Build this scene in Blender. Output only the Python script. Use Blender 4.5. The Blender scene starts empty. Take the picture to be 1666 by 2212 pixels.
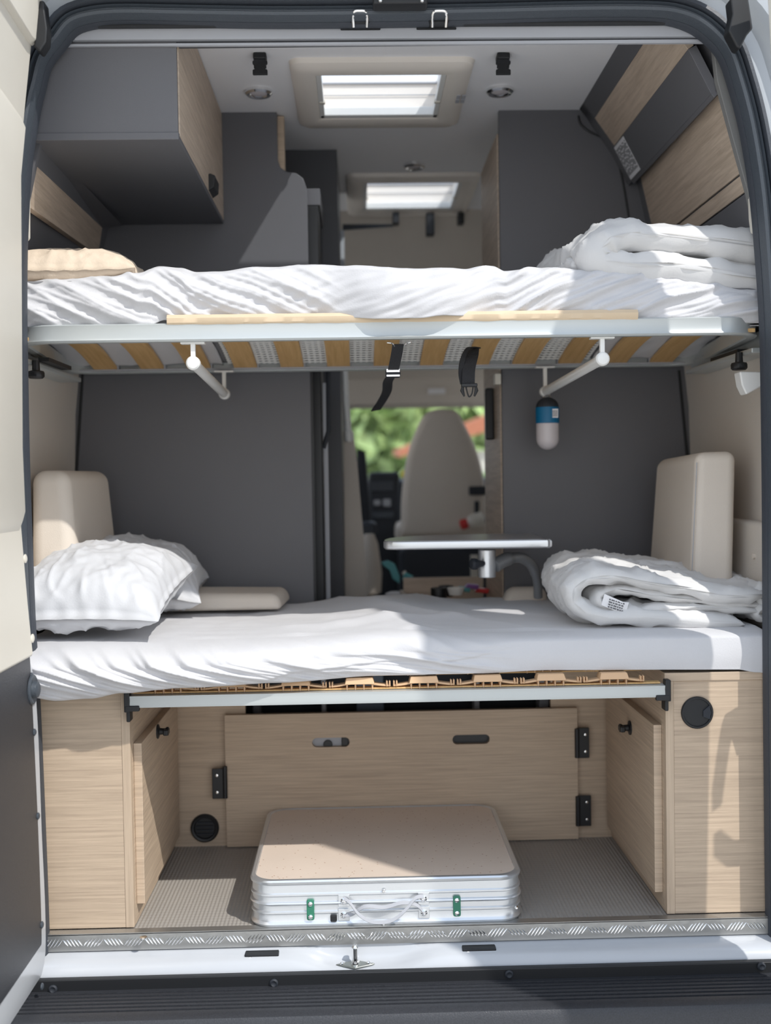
import bpy, math, random
from mathutils import Vector, Matrix, noise
random.seed(7)
S = bpy.context.scene
COL = S.collection
# ---------------- camera ----------------
F = 2400.0
CAM = Vector((-0.075, -2.35, 0.957))
def _n(v): return Vector(v).normalized()
Yc = _n((-58/F, 70/F, -1.0))
rho = 0.0156
Xc = Vector((math.cos(rho), math.sin(rho), 0)); Xc = (Xc - Xc.dot(Yc)*Yc).normalized()
Zc = Xc.cross(Yc)
M3 = Matrix((Xc, Yc, Zc))          # world_from_camera
cd = bpy.data.cameras.new('camera'); cam = bpy.data.objects.new('camera', cd); COL.objects.link(cam)
cam.matrix_world = Matrix.Translation(CAM) @ M3.to_4x4()
cd.sensor_fit = 'VERTICAL'; cd.sensor_height = 36; cd.sensor_width = 36*1666/2212
cd.lens = F/2212*36; cd.clip_start = .05; cd.clip_end = 300
cd.dof.use_dof = True; cd.dof.focus_distance = 2.42; cd.dof.aperture_fstop = 2.0
S.camera = cam
# ---------------- light ----------------
S.view_settings.view_transform = 'Standard'; S.view_settings.look = 'None'
S.view_settings.gamma = 1; S.view_settings.exposure = 0.92
S.view_settings.use_curve_mapping = False
S.cycles.max_bounces = 14; S.cycles.diffuse_bounces = 8; S.cycles.transparent_max_bounces = 16
SUN = Vector((-0.62, 0.66, -1.0)).normalized()
sd = bpy.data.lights.new('sun', 'SUN'); sd.energy = 1.75; sd.angle = math.radians(.8); sd.color = (1.0, .965, .91)
so = bpy.data.objects.new('sun', sd); COL.objects.link(so); so.location = (3, -5, 6)
so.rotation_euler = SUN.to_track_quat('-Z', 'Y').to_euler()
W = bpy.data.worlds.new('world'); S.world = W; W.use_nodes = True
nt = W.node_tree; nt.nodes.clear()
tc = nt.nodes.new('ShaderNodeTexCoord'); sx = nt.nodes.new('ShaderNodeSeparateXYZ'); rp = nt.nodes.new('ShaderNodeValToRGB')
bg = nt.nodes.new('ShaderNodeBackground'); wo = nt.nodes.new('ShaderNodeOutputWorld')
nt.links.new(tc.outputs['Generated'], sx.inputs[0]); nt.links.new(sx.outputs['Z'], rp.inputs[0])
e = rp.color_ramp.elements
e[0].position = 0.0; e[0].color = (.88, .88, .88, 1); e[1].position = .6; e[1].color = (.52, .62, .78, 1)
nt.links.new(rp.outputs[0], bg.inputs[0]); bg.inputs[1].default_value = .92; nt.links.new(bg.outputs[0], wo.inputs[0])

def U(px, py, y=None, z=None, x=None):
    """point of the photograph (1666x2212) on the plane y=, z= or x="""
    d = M3 @ Vector(((px-833)/F, -(py-1106)/F, -1.0))
    if y is not None: t = (y-CAM.y)/d.y
    elif z is not None: t = (z-CAM.z)/d.z
    else: t = (x-CAM.x)/d.x
    return CAM + d*t

# ---------------- materials ----------------
def mat(name, col, rough=.5, metal=0, bump=0, bscale=60, var=0, vscale=8, stretch=None, spec=.5, trans=0, sheen=0, alpha=1):
    m = bpy.data.materials.new(name); m.use_nodes = True
    n = m.node_tree; b = n.nodes['Principled BSDF']
    b.inputs['Base Color'].default_value = (*col, 1); b.inputs['Roughness'].default_value = rough
    b.inputs['Metallic'].default_value = metal; b.inputs['Specular IOR Level'].default_value = spec
    b.inputs['Sheen Weight'].default_value = sheen
    b.inputs['Transmission Weight'].default_value = trans
    t = n.nodes.new('ShaderNodeTexCoord'); mp = n.nodes.new('ShaderNodeMapping')
    n.links.new(t.outputs['Object'], mp.inputs[0])
    if stretch: mp.inputs['Scale'].default_value = stretch
    if var or True:
        no = n.nodes.new('ShaderNodeTexNoise'); no.inputs['Scale'].default_value = vscale; no.inputs['Detail'].default_value = 6
        n.links.new(mp.outputs[0], no.inputs[0])
        r = n.nodes.new('ShaderNodeValToRGB'); k = max(var, .015)
        r.color_ramp.elements[0].position = .3; r.color_ramp.elements[1].position = .7
        r.color_ramp.elements[0].color = (*[c*(1-k) for c in col], 1); r.color_ramp.elements[1].color = (*[min(1, c*(1+k)) for c in col], 1)
        n.links.new(no.outputs[0], r.inputs[0]); n.links.new(r.outputs[0], b.inputs['Base Color'])
    if bump:
        n2 = n.nodes.new('ShaderNodeTexNoise'); n2.inputs['Scale'].default_value = bscale; n2.inputs['Detail'].default_value = 4
        n.links.new(mp.outputs[0], n2.inputs[0])
        bp = n.nodes.new('ShaderNodeBump'); bp.inputs['Strength'].default_value = bump; bp.inputs['Distance'].default_value = .002
        n.links.new(n2.outputs[0], bp.inputs['Height']); n.links.new(bp.outputs[0], b.inputs['Normal'])
    return m
def woodmat(name, c1, c2, stretch):
    m = bpy.data.materials.new(name); m.use_nodes = True
    n = m.node_tree; b = n.nodes['Principled BSDF']; b.inputs['Roughness'].default_value = .55
    t = n.nodes.new('ShaderNodeTexCoord'); mp = n.nodes.new('ShaderNodeMapping'); mp.inputs['Scale'].default_value = stretch
    n.links.new(t.outputs['Object'], mp.inputs[0])
    a = n.nodes.new('ShaderNodeTexNoise'); a.inputs['Scale'].default_value = 3.0; a.inputs['Detail'].default_value = 9; a.inputs['Roughness'].default_value = .68
    a.inputs['Distortion'].default_value = .25
    n.links.new(mp.outputs[0], a.inputs[0])
    r = n.nodes.new('ShaderNodeValToRGB'); r.color_ramp.elements[0].position = .36; r.color_ramp.elements[1].position = .62
    r.color_ramp.elements[0].color = (*c2, 1); r.color_ramp.elements[1].color = (*c1, 1)
    n.links.new(a.outputs[0], r.inputs[0]); n.links.new(r.outputs[0], b.inputs['Base Color'])
    bp = n.nodes.new('ShaderNodeBump'); bp.inputs['Strength'].default_value = .25; bp.inputs['Distance'].default_value = .001
    n.links.new(a.outputs[0], bp.inputs['Height']); n.links.new(bp.outputs[0], b.inputs['Normal'])
    return m
def glassmat(name, tint, gl=.08):
    m = bpy.data.materials.new(name); m.use_nodes = True; n = m.node_tree; n.nodes.clear()
    o = n.nodes.new('ShaderNodeOutputMaterial'); mx = n.nodes.new('ShaderNodeMixShader'); tr = n.nodes.new('ShaderNodeBsdfTransparent')
    g = n.nodes.new('ShaderNodeBsdfGlossy'); g.inputs['Roughness'].default_value = .03
    tr.inputs[0].default_value = (*tint, 1); mx.inputs[0].default_value = gl
    n.links.new(tr.outputs[0], mx.inputs[1]); n.links.new(g.outputs[0], mx.inputs[2]); n.links.new(mx.outputs[0], o.inputs[0])
    return m
OAK = ((.57, .445, .325), (.43, .33, .24))
wood = woodmat('light oak laminate', *OAK, (1.6, 1.6, 60))
woodv = woodmat('light oak edge grain upright', *OAK, (40, 40, 1.2))
woodg = woodmat('greyer oak laminate', (.58, .47, .37), (.43, .34, .26), (2, 1.6, 34))
slatw = woodmat('beech slat', (.70, .45, .20), (.58, .35, .14), (30, 1.5, 4))
dark = mat('dark grey laminate', (.125, .125, .135), .5, bump=.08, bscale=400)
dark2 = mat('darker grey laminate', (.08, .082, .09), .5)
beigewall = mat('beige wall lining', (.60, .55, .49), .85, bump=.3, bscale=250)
ceilm = mat('white ceiling lining', (.93, .93, .95), .55)
headm = mat('grey headliner strip', (.40, .41, .44), .7)
cream = mat('cream door trim plastic', (.68, .645, .57), .45, bump=.1, bscale=300)
hatchm = mat('cream hatch plastic', (.86, .80, .73), .4)
whitep = mat('white plastic', (.80, .80, .78), .35)
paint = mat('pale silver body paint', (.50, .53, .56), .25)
whitepaint = mat('white body paint', (.52, .54, .57), .18)
rubber = mat('black rubber seal', (.045, .052, .065), .5, bump=.3, bscale=200)
rubberg = mat('grey ribbed seal', (.060, .072, .087), .42, bump=.4, bscale=300)
black = mat('black plastic', (.012, .013, .015), .45)
blackweb = mat('black webbing', (.018, .019, .023), .75, bump=.8, bscale=500)
bump_plastic = mat('dark grained plastic', (.034, .036, .042), .38, bump=.4, bscale=500, var=.25, vscale=400)
alu = mat('silver painted aluminium', (.52, .55, .55), .34, .35)
alub = mat('brushed aluminium', (.72, .74, .76), .3, .75, bump=.15, bscale=80)
chrome = mat('chrome', (.85, .85, .85), .12, 1)
sheetm = mat('white cotton sheet', (.60, .598, .615), .85, bump=.25, bscale=300, sheen=.2)
terry = mat('white terry towelling', (.82, .83, .86), .95, bump=.9, bscale=420, sheen=.3)
duvetm = mat('white duvet cotton', (.64, .635, .63), .85, bump=.2, bscale=200, sheen=.2)
pillowm = mat('white pillow cotton', (.58, .588, .61), .8, bump=.2, bscale=250, sheen=.2)
beigecloth = mat('beige cotton', (.72, .60, .47), .85, bump=.4, bscale=200)
seatm = mat('beige upholstery', (.68, .61, .53), .7, bump=.25, bscale=350)
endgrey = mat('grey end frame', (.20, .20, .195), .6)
vinyl = mat('tan vinyl', (.66, .52, .36), .5, bump=.3, bscale=60)
springm = mat('tan spring plastic', (.66, .43, .25), .45)
tablem = mat('speckled cream laminate', (.74, .62, .52), .45, var=.03)
greyt = mat('grey laminate table', (.26, .26, .27), .3)
greenm = mat('green latch', (.03, .20, .12), .4)
teal = mat('teal plastic', (.10, .36, .38), .5)
red = mat('red plastic', (.6, .03, .03), .4)
yellow = mat('yellow plastic', (.85, .70, .05), .4)
blue = mat('blue plastic band', (.0, .14, .30), .45)
milk = mat('milky diffuser plastic', (.62, .58, .60), .25)
paperm = mat('white paper sticker', (.78, .78, .80), .6)
inkm = mat('grey print', (.12, .12, .13), .7)
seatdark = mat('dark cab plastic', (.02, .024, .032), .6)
groundm = mat('pale paving', (.60, .57, .52), .9, bump=.5, bscale=40, var=.15)
leafm = mat('foliage', (.42, .55, .22), .6, var=.5, vscale=2.5)
leafd = mat('dark foliage', (.20, .34, .16), .6, var=.5, vscale=2)
roofm = mat('terracotta roof tiles', (.55, .20, .11), .8)
housem = mat('rendered house wall', (.7, .66, .58), .8)
zinc = mat('zinc plated steel', (.34, .36, .34), .35, .8)
plate_m = mat('chequer plate base', (.46, .46, .45), .3, .8, bump=.2, bscale=60)
glass = glassmat('clear pane', (.96, .98, 1))
# speckles on the folding table lid
def speckle(m):
    n = m.node_tree; b = n.nodes['Principled BSDF']
    src = b.inputs['Base Color'].links[0].from_socket
    t = n.nodes.new('ShaderNodeTexCoord'); v = n.nodes.new('ShaderNodeTexVoronoi'); v.inputs['Scale'].default_value = 70
    n.links.new(t.outputs['Object'], v.inputs[0])
    r = n.nodes.new('ShaderNodeValToRGB'); r.color_ramp.elements[0].position = .09; r.color_ramp.elements[1].position = .14
    n.links.new(v.outputs['Distance'], r.inputs[0])
    mx = n.nodes.new('ShaderNodeMix'); mx.data_type = 'RGBA'
    n.links.new(r.outputs[0], mx.inputs['Factor']); mx.inputs['A'].default_value = (.40, .22, .13, 1); n.links.new(src, mx.inputs['B'])
    n.links.new(mx.outputs['Result'], b.inputs['Base Color'])
speckle(tablem)
# ribbed rubber floor
ribm = mat('grey ribbed vinyl floor', (.36, .335, .305), .5)
def ribbed(m, axis, scale, dist, strength=.8):
    n = m.node_tree; b = n.nodes['Principled BSDF']
    t = n.nodes.new('ShaderNodeTexCoord'); w = n.nodes.new('ShaderNodeTexWave'); w.wave_type = 'BANDS'; w.bands_direction = axis
    w.inputs['Scale'].default_value = scale; n.links.new(t.outputs['Object'], w.inputs[0])
    bp = n.nodes.new('ShaderNodeBump'); bp.inputs['Strength'].default_value = strength; bp.inputs['Distance'].default_value = dist
    n.links.new(w.outputs[0], bp.inputs['Height'])
    if axis == 'X':
        w2 = n.nodes.new('ShaderNodeTexWave'); w2.bands_direction = 'Y'; w2.inputs['Scale'].default_value = scale*.6; n.links.new(t.outputs['Object'], w2.inputs[0])
        mu = n.nodes.new('ShaderNodeMath'); mu.operation = 'MULTIPLY_ADD'; mu.inputs[1].default_value = .35
        n.links.new(w2.outputs[0], mu.inputs[0]); n.links.new(w.outputs[0], mu.inputs[2]); n.links.new(mu.outputs[0], bp.inputs['Height'])
    n.links.new(bp.outputs[0], b.inputs['Normal'])
ribbed(ribm, 'X', 36, .002, .6)

# ---------------- mesh helpers ----------------
class MB:
    def __init__(s): s.v = []; s.f = []
    def add(s, vs, fs):
        o = len(s.v); s.v += [Vector(v) for v in vs]; s.f += [tuple(i+o for i in f) for f in fs]; return s
    def box(s, x0, x1, y0, y1, z0, z1):
        return s.hexa([(x0,y0,z0),(x1,y0,z0),(x1,y1,z0),(x0,y1,z0)], [(x0,y0,z1),(x1,y0,z1),(x1,y1,z1),(x0,y1,z1)])
    def hexa(s, a, b):
        return s.add(list(a)+list(b), [(3,2,1,0),(4,5,6,7),(0,1,5,4),(1,2,6,5),(2,3,7,6),(3,0,4,7)])
    def prism(s, poly, a, b, axis='y'):
        """poly in the plane across axis; y: (x,z), x: (y,z), z: (x,y)"""
        def P(p, t): return {'y': (p[0], t, p[1]), 'x': (t, p[0], p[1]), 'z': (p[0], p[1], t)}[axis]
        n = len(poly)
        return s.add([P(p, a) for p in poly]+[P(p, b) for p in poly],
            [tuple(range(n)), tuple(range(2*n-1, n-1, -1))]+[(i, (i+1) % n+0, (i+1) % n+n, i+n)[::-1] for i in range(n)])
    def loft(s, rings, closed=True, cap=True):
        o = len(s.v); n = len(rings[0])
        for r in rings: s.v += [Vector(p) for p in r]
        for i in range(len(rings)-1):
            for j in range(n if closed else n-1):
                k = (j+1) % n
                s.f.append((o+i*n+j, o+i*n+k, o+(i+1)*n+k, o+(i+1)*n+j))
        if cap and closed:
            s.f.append(tuple(o+j for j in range(n-1, -1, -1))); s.f.append(tuple(o+(len(rings)-1)*n+j for j in range(n)))
        return s
    def tube(s, path, r, n=12, cap=True):
        path = [Vector(p) for p in path]; rings = []; prev = None
        for i, p in enumerate(path):
            t = (path[min(i+1, len(path)-1)]-path[max(i-1, 0)]).normalized()
            if prev is None:
                a = Vector((0, 0, 1)) if abs(t.z) < .9 else Vector((1, 0, 0)); u = t.cross(a).normalized()
            else: u = (prev - prev.dot(t)*t).normalized()
            prev = u; w = t.cross(u); rr = r[i] if isinstance(r, (list, tuple)) else r
            rings.append([p+rr*(math.cos(2*math.pi*k/n)*u+math.sin(2*math.pi*k/n)*w) for k in range(n)])
        return s.loft(rings, True, cap)
    def ribbon(s, path, w, t, wdir=(1, 0, 0)):
        path = [Vector(p) for p in path]; wd = Vector(wdir).normalized(); rings = []
        for i, p in enumerate(path):
            tg = (path[min(i+1, len(path)-1)]-path[max(i-1, 0)]).normalized(); nn = tg.cross(wd).normalized()
            rings.append([p+wd*w/2+nn*t/2, p-wd*w/2+nn*t/2, p-wd*w/2-nn*t/2, p+wd*w/2-nn*t/2])
        return s.loft(rings)
    def lathe(s, prof, c, axis=(0, 0, 1), n=32):
        c = Vector(c); q = Vector((0, 0, 1)).rotation_difference(Vector(axis).normalized())
        rings = [[c+q @ Vector((r*math.cos(2*math.pi*k/n), r*math.sin(2*math.pi*k/n), h)) for k in range(n)] for r, h in prof]
        return s.loft(rings)
def place(name, mb, m, parent=None, bevel=0, smooth=True, origin=None, subsurf=0, seg=2, angle=35):
    if parent is not None:
        root = parent
        while root.parent: root = root.parent
        off = root.location.copy() if parent.parent is None else root.location.copy()
    elif origin: off = Vector(origin)
    else:
        xs = [v.x for v in mb.v]; ys = [v.y for v in mb.v]; zs = [v.z for v in mb.v]
        off = Vector(((min(xs)+max(xs))/2, (min(ys)+max(ys))/2, min(zs)))
    me = bpy.data.meshes.new(name); me.from_pydata([v-off for v in mb.v], [], mb.f); me.validate(); me.update()
    import bmesh
    bm = bmesh.new(); bm.from_mesh(me); bmesh.ops.recalc_face_normals(bm, faces=bm.faces); bm.to_mesh(me); bm.free()
    me.materials.append(m)
    if smooth:
        for p in me.polygons: p.use_smooth = True
        me.set_sharp_from_angle(angle=math.radians(angle))
    o = bpy.data.objects.new(name, me); COL.objects.link(o)
    if parent is not None: o.parent = parent
    else: o.location = off
    if bevel:
        b = o.modifiers.new('bevel', 'BEVEL'); b.width = bevel; b.segments = seg; b.limit_method = 'ANGLE'; b.angle_limit = math.radians(40); b.harden_normals = True
    if subsurf:
        b = o.modifiers.new('sub', 'SUBSURF'); b.levels = subsurf; b.render_levels = subsurf
    return o
def thing(name, label, cat, loc, group=None):
    o = bpy.data.objects.new(name, None); COL.objects.link(o); o.location = loc; o.empty_display_size = .05
    o['label'] = label; o['category'] = cat
    if group: o['group'] = group
    return o
def tag(o, label, cat, group=None, kind=None):
    o['label'] = label; o['category'] = cat
    if group: o['group'] = group
    if kind: o['kind'] = kind
    return o
def struct(o, label=None, cat=None):
    o['kind'] = 'structure'
    if label: o['label'] = label
    if cat: o['category'] = cat
    return o
def copy_tree(o, parent=None, delta=None):
    c = o.copy(); COL.objects.link(c); c.parent = parent
    if parent is None and delta is not None: c.location = o.location+Vector(delta)
    for ch in o.children: copy_tree(ch, c)
    return c
def rrect(x0, x1, z0, z1, r, n=6):
    out = []
    for cx, cz, a in ((x1-r, z0+r, -90), (x1-r, z1-r, 0), (x0+r, z1-r, 90), (x0+r, z0+r, 180)):
        for k in range(n+1):
            t = math.radians(a+90*k/n); out.append((cx+r*math.cos(t), cz+r*math.sin(t)))
    return out
def smoothpath(pts, n=8):
    pts = [Vector(p) for p in pts]; out = []
    for i in range(len(pts)-1):
        p0 = pts[max(i-1, 0)]; p1 = pts[i]; p2 = pts[i+1]; p3 = pts[min(i+2, len(pts)-1)]
        for k in range(n):
            t = k/n
            out.append(.5*((2*p1)+(-p0+p2)*t+(2*p0-5*p1+4*p2-p3)*t*t+(-p0+3*p1-3*p2+p3)*t**3))
    out.append(pts[-1]); return out
def lerp_tab(tab, x):
    if x <= tab[0][0]: return tab[0][1]
    for (a, va), (b, vb) in zip(tab, tab[1:]):
        if x <= b:
            t = (x-a)/(b-a); t = t*t*(3-2*t); return va+(vb-va)*t
    return tab[-1][1]
def sstep(a, b, x):
    t = max(0, min(1, (x-a)/(b-a))); return t*t*(3-2*t)
nz = noise.noise
def text_lines(mb, o, ux, uz, w, h, rows, nrm, seed=1):
    rnd = random.Random(seed)
    for r in range(rows):
        t = -w/2+w*.06
        while t < w*.42:
            L = rnd.uniform(.06, .2)*w; L = min(L, w*.45-t)
            zc = h/2-h*(r+.5)/rows; a = h/rows*.27
            p = [o+ux*t+uz*(zc-a), o+ux*(t+L)+uz*(zc-a), o+ux*(t+L)+uz*(zc+a), o+ux*t+uz*(zc+a)]
            mb.hexa([q for q in p], [q+nrm*.0004 for q in p]); t += L+w*.04
# =================== THE SETTING ===================
ZC = 1.99      # ceiling
YP = .80        # partition plane behind the bunks
YG = .555       # back of the luggage bay
m = MB().box(-40, 40, -30, 60, -.72, -.70)
struct(place('ground', m, groundm), 'pale paved ground around the van')
# floor of the bay and of the living area
m = MB().box(-.80, .80, 0.0, 3.6, -.03, 0)
struct(place('floor', m, ribm))
# ceiling with two hatch holes
def _hole(p, q, r):
    a, b, c = U(*p, z=ZC-.02), U(*q, z=ZC-.02), U(*r, z=ZC-.02); return a.x, b.x, (a.y+b.y)/2, c.y
hx0, hx1, hy0, hy1 = _hole((682, 165), (966, 160), (820, 257))
h2x0, h2x1, h2y0, h2y1 = _hole((785, 397), (1000, 395), (890, 455))
m = MB()
def slab(x0, x1, y0, y1): m.box(x0, x1, y0, y1, ZC, ZC+.03)
g_ = .012
slab(-.9, .9, -.0, hy0-g_); slab(-.9, hx0-g_, hy0-g_, hy1+g_); slab(hx1+g_, .9, hy0-g_, hy1+g_)
slab(-.9, .9, hy1+g_, h2y0-g_); slab(-.9, h2x0-g_, h2y0-g_, h2y1+g_); slab(h2x1+g_, .9, h2y0-g_, h2y1+g_); slab(-.9, .9, h2y1+g_, 1.95)
struct(place('ceiling', m, ceilm, smooth=False))
# side walls : profile swept forward
WP = [(.80, -.02), (.82, .3), (.865, .60), (.875, .9), (.868, 1.15), (.855, 1.27), (.83, 1.42), (.79, 1.58), (.735, 1.76), (.70, 1.86), (.62, ZC)]
def wall(name, sgn, y0, y1, material, prof=WP, th=.03):
    pr = [(sgn*x, z) for x, z in prof]; mb = MB()
    outer = [(sgn*(x+th), z) for x, z in reversed(prof)]
    mb.prism(pr+outer, y0, y1); return place(name, mb, material)
lo = WP[:6]; hi = WP[5:]
wl = struct(wall('wall_left', -1, .02, 1.3, beigewall, lo), 'beige lined side wall beside the bunks, left')
wr = struct(wall('wall_right', 1, .02, 1.2, beigewall, lo), 'beige lined side wall beside the bunks, right')
u = MB().prism([(-x, z) for x, z in hi]+[(-x-.03, z) for x, z in reversed(hi)], .02, 1.3); place('upper_panelling', u, dark, wl)
u = MB().prism([(x, z) for x, z in hi]+[(x+.03, z) for x, z in reversed(hi)], .02, 1.2); place('upper_panelling', u, dark, wr)
for sg, nm, y0 in ((-1, 'wall_left_cab', 1.3), (1, 'wall_right_cab', 1.2)):
    m = MB().box(min(sg*.93, sg*.88), max(sg*.93, sg*.88), y0, 3.6, .0, 1.05).box(min(sg*.93, sg*.88), max(sg*.93, sg*.88), y0, 3.6, 1.5, ZC)
    if sg > 0: m.box(.88, .93, y0, 2.5, 1.05, 1.5)
    struct(place(nm, m, beigewall))
# ledge low on the walls
m = MB().hexa([(.838, .05, .60), (.90, .05, .60), (.90, .73, .60), (.838, .73, .60)], [(.842, .05, .845), (.90, .05, .845), (.90, .73, .845), (.842, .73, .845)])
place('ledge', m, beigewall, wr, bevel=.012)
m = MB().tube([(.842, .20, .765), (.835, .20, .765)], .006); place('screw_cover', m, seatm, wr)
m = MB().hexa([(-.855, .05, .60), (-.90, .05, .60), (-.90, .73, .60), (-.855, .73, .60)], [(-.858, .05, .83), (-.90, .05, .83), (-.90, .73, .83), (-.858, .73, .83)])
place('ledge', m, beigewall, wl, bevel=.012)

def P2(px, py, y): p = U(px, py, y=y); return (p.x, p.z)
# partition, left, with the swept shoulder
yp = YP
edge = [P2(598, 246, yp), P2(599, 300, yp), P2(600, 345, yp), P2(606, 362, yp), P2(620, 371, yp), P2(640, 374, yp), P2(655, 385, yp), P2(662, 405, yp), P2(664, 440, yp)]
xr = edge[-1][0]
poly = [(-.90, 0), (xr, 0)]+list(reversed(edge))
poly[-1] = (poly[-1][0], ZC); poly += [(-.63, ZC), (-.72, 1.84), (-.80, 1.6), (-.87, 1.28)]
m = MB().prism(poly, yp, yp+.02)
wfl = struct(place('wall_front_left', m, dark, bevel=.002), 'dark grey partition with a swept shoulder behind the bunks')
m = MB().box(xr, xr+.006, yp+.0, yp+.022, 0, 1.33); place('edge_strip', m, black, wfl)
m = MB().prism([P2(167, 1300, yp-.004), P2(162, 1015, yp-.004), P2(176, 800, yp-.004), P2(181, 800, yp-.004), P2(168, 1015, yp-.004), P2(173, 1300, yp-.004)], yp-.004, yp)
place('edge_trim', m, black, wfl)
# wardrobe, right
ward = thing('wardrobe', 'tall wardrobe with dark grey back and oak side, right of the gangway', 'wardrobe', (.6, yp, 0))
xw = P2(1078, 300, yp)[0]
poly = [(xw, 0), (.90, 0), (.87, 1.28), (.80, 1.6), (.70, 1.86), (.62, ZC), (xw, ZC)]
m = MB().prism(poly, yp, yp+.018); place('back_panel', m, dark, ward, bevel=.002)
m = MB().box(xw-.004, xw+.016, yp+.018, 1.22, 0, 1.93); place('side_panel', m, woodg, ward, bevel=.002)
m = MB().prism([P2(1487, 1300, yp-.004), P2(1490, 1000, yp-.004), P2(1470, 800, yp-.004), P2(1465, 800, yp-.004), P2(1484, 1000, yp-.004), P2(1481, 1300, yp-.004)], yp-.004, yp)
place('edge_trim', m, black, ward)
sp = smoothpath([U(a, b, y=yp-.003) for a, b in ((1250, 250), (1255, 268), (1275, 285), (1305, 300), (1328, 325), (1340, 365), (1352, 430), (1366, 520))], 6)
m = MB().tube(sp, .003, 6); place('seam', m, black, ward)
m = MB()
a = U(1034, 835, y=1.0); m.prism(rrect(0, .045, 0, .16, .01), -.0, .0)
m = MB().box(xw-.03, xw-.004, .95, .975, U(1043, 950, y=.95).z, U(1043, 838, y=.95).z); place('grab_handle', m, black, ward, bevel=.006)
m = MB().box(xw-.022, xw-.004, .78, .82, U(1043, 832, y=.8).z, U(1043, 808, y=.8).z); place('catch', m, cream, ward, bevel=.003)
# tall cabinets further forward, left of the gangway
tc_ = thing('tall_cabinet', 'dark grey tall cabinet reaching the ceiling behind the fridge', 'cabinet', (-.4, 1.16, 0))
x730 = U(728, 340, y=1.16).x
m = MB().box(-.88, x730, 1.16, 1.18, 0, ZC); place('back_panel', m, dark2, tc_)
m = MB().box(x730-.018, x730, 1.18, 1.7, 0, ZC); place('side_panel', m, dark2, tc_)
fr = thing('refrigerator', 'black tall fridge between the partition and tall cabinet', 'refrigerator', (-.4, .86, 0))
x692 = U(694, 450, y=.95).x
m = MB().box(-.70, x692-.006, .86, 1.15, 0, U(680, 460, y=.95).z); place('body', m, black, fr, bevel=.004)
m = MB().box(-.70, x692+.0, .86, 1.15, U(680, 460, y=.95).z, U(680, 424, y=.95).z); place('top_trim', m, dark, fr, bevel=.003)
dp = [U(668, 470, y=.93), U(672, 520, y=.93), U(676, 570, y=.93)]
m = MB().tube([(x692-.004, .90, 1.58), (x692+.012, .90, 1.53), (x692+.015, .90, 1.42), (x692+.012, .90, 1.1), (x692-.004, .90, 1.05)], .007, 8); place('handle', m, seatdark, fr)
m = MB().box(-.60, U(604, 300, y=.80).x+.012, YP+.022, YP+.055, 1.62, ZC-.005)
tag(place('wood_cabinet_side', m, wood), 'narrow oak cabinet edge above the partition shoulder', 'cabinet')
# white door frame post + grey wall panel by the gangway
m = MB().box(U(735, 700, y=1.72).x, U(747, 700, y=1.72).x, 1.70, 1.74, 0, 1.86)
struct(place('trim_1', m, paint))
gp = thing('sliding_screen', 'grey screen beside the gangway under a white pole', 'screen', (U(770, 1290, y=1.3).x, 1.3, .4))
yy = 1.3
m = MB().prism([P2(745, 1310, yy), P2(742, 930, yy), P2(752, 930, yy), P2(765, 945, yy), P2(772, 1000, yy), P2(785, 1150, yy), P2(797, 1310, yy)], yy, yy+.02); place('panel', m, beigewall, gp, bevel=.003)
m = MB().tube([U(745, 800, y=yy), U(748, 870, y=yy), U(753, 940, y=yy)], .011); place('pole', m, whitep, gp)
m = MB().lathe([(.012, 0), (.016, .008), (.016, .03), (.012, .038)], U(754, 955, y=yy)); place('joint', m, whitep, gp)
m = MB().box(U(697, 830, y=.9).x, U(706, 830, y=.9).x, .9, .93, 0, 1.24); struct(place('trim_2', m, headm))

# =================== VAN BODY ===================
ring_px = [(92, 2075), (86, 1900), (78, 1700), (69, 1500), (60, 1350), (54, 1200), (47, 1000), (43, 800), (41, 650), (43, 500), (52, 350), (70, 230), (82, 180), (97, 125), (118, 82), (150, 52), (200, 36), (270, 31), (400, 33), (600, 36), (833, 34), (1050, 30), (1250, 25), (1400, 25), (1470, 33), (1525, 58), (1562, 102), (1588, 170), (1614, 270), (1635, 400), (1648, 540), (1658, 700), (1662, 900), (1664, 1100), (1665, 1300), (1666, 1500), (1668, 1700), (1670, 1900), (1672, 2060)]
ring_px = [(a+(-11 if a < 700 and b > 110 else 13 if a > 1000 and b > 60 else 0), b-(7 if b < 60 else 0)) for a, b in ring_px]
rp_ = smoothpath([U(a, b, y=-.03) for a, b in ring_px], 4)
def sweep_ring(prof, mbx=None, closed=True):
    """prof: (outward, y) pairs"""
    mb = mbx or MB(); rings = []
    c = Vector((0, 0, .95))
    for i, p in enumerate(rp_):
        t = (rp_[min(i+1, len(rp_)-1)]-rp_[max(i-1, 0)]); t.y = 0; t.normalize()
        nn = Vector((-t.z, 0, t.x))
        if nn.dot(p-c) < 0: nn = -nn
        rings.append([Vector((p.x+nn.x*a, y, p.z+nn.z*a)) for a, y in prof])
    return mb.loft(rings, closed, closed)
m = MB()
sweep_ring([(-.012, -.028), (-.012, -.012), (.014, -.012), (.014, -.03), (.010, -.042), (.006, -.034), (.003, -.034), (-.002, -.044), (-.008, -.042)], m)
gk = struct(place('trim_3', m, rubberg), 'rubber seal around the rear doorway')
m = MB(); sweep_ring([(.0135, -.012), (.0135, -.036), (.019, -.046), (.027, -.044), (.031, -.03), (.031, -.012)], m)
place('outer_lip', m, rubber, gk)
m = MB(); sweep_ring([(-.016, -.006), (-.016, .010), (-.008, .010), (-.008, -.014), (-.013, -.014)], m)
place('inner_lip', m, rubber, gk)
for i in range(6, len(rp_)-4, 9):
    p = rp_[i]; q = MB().tube([(p.x, -.030, p.z), (p.x, -.0365, p.z)], .0025, 8); place('vent_hole', q, black, gk)
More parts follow.
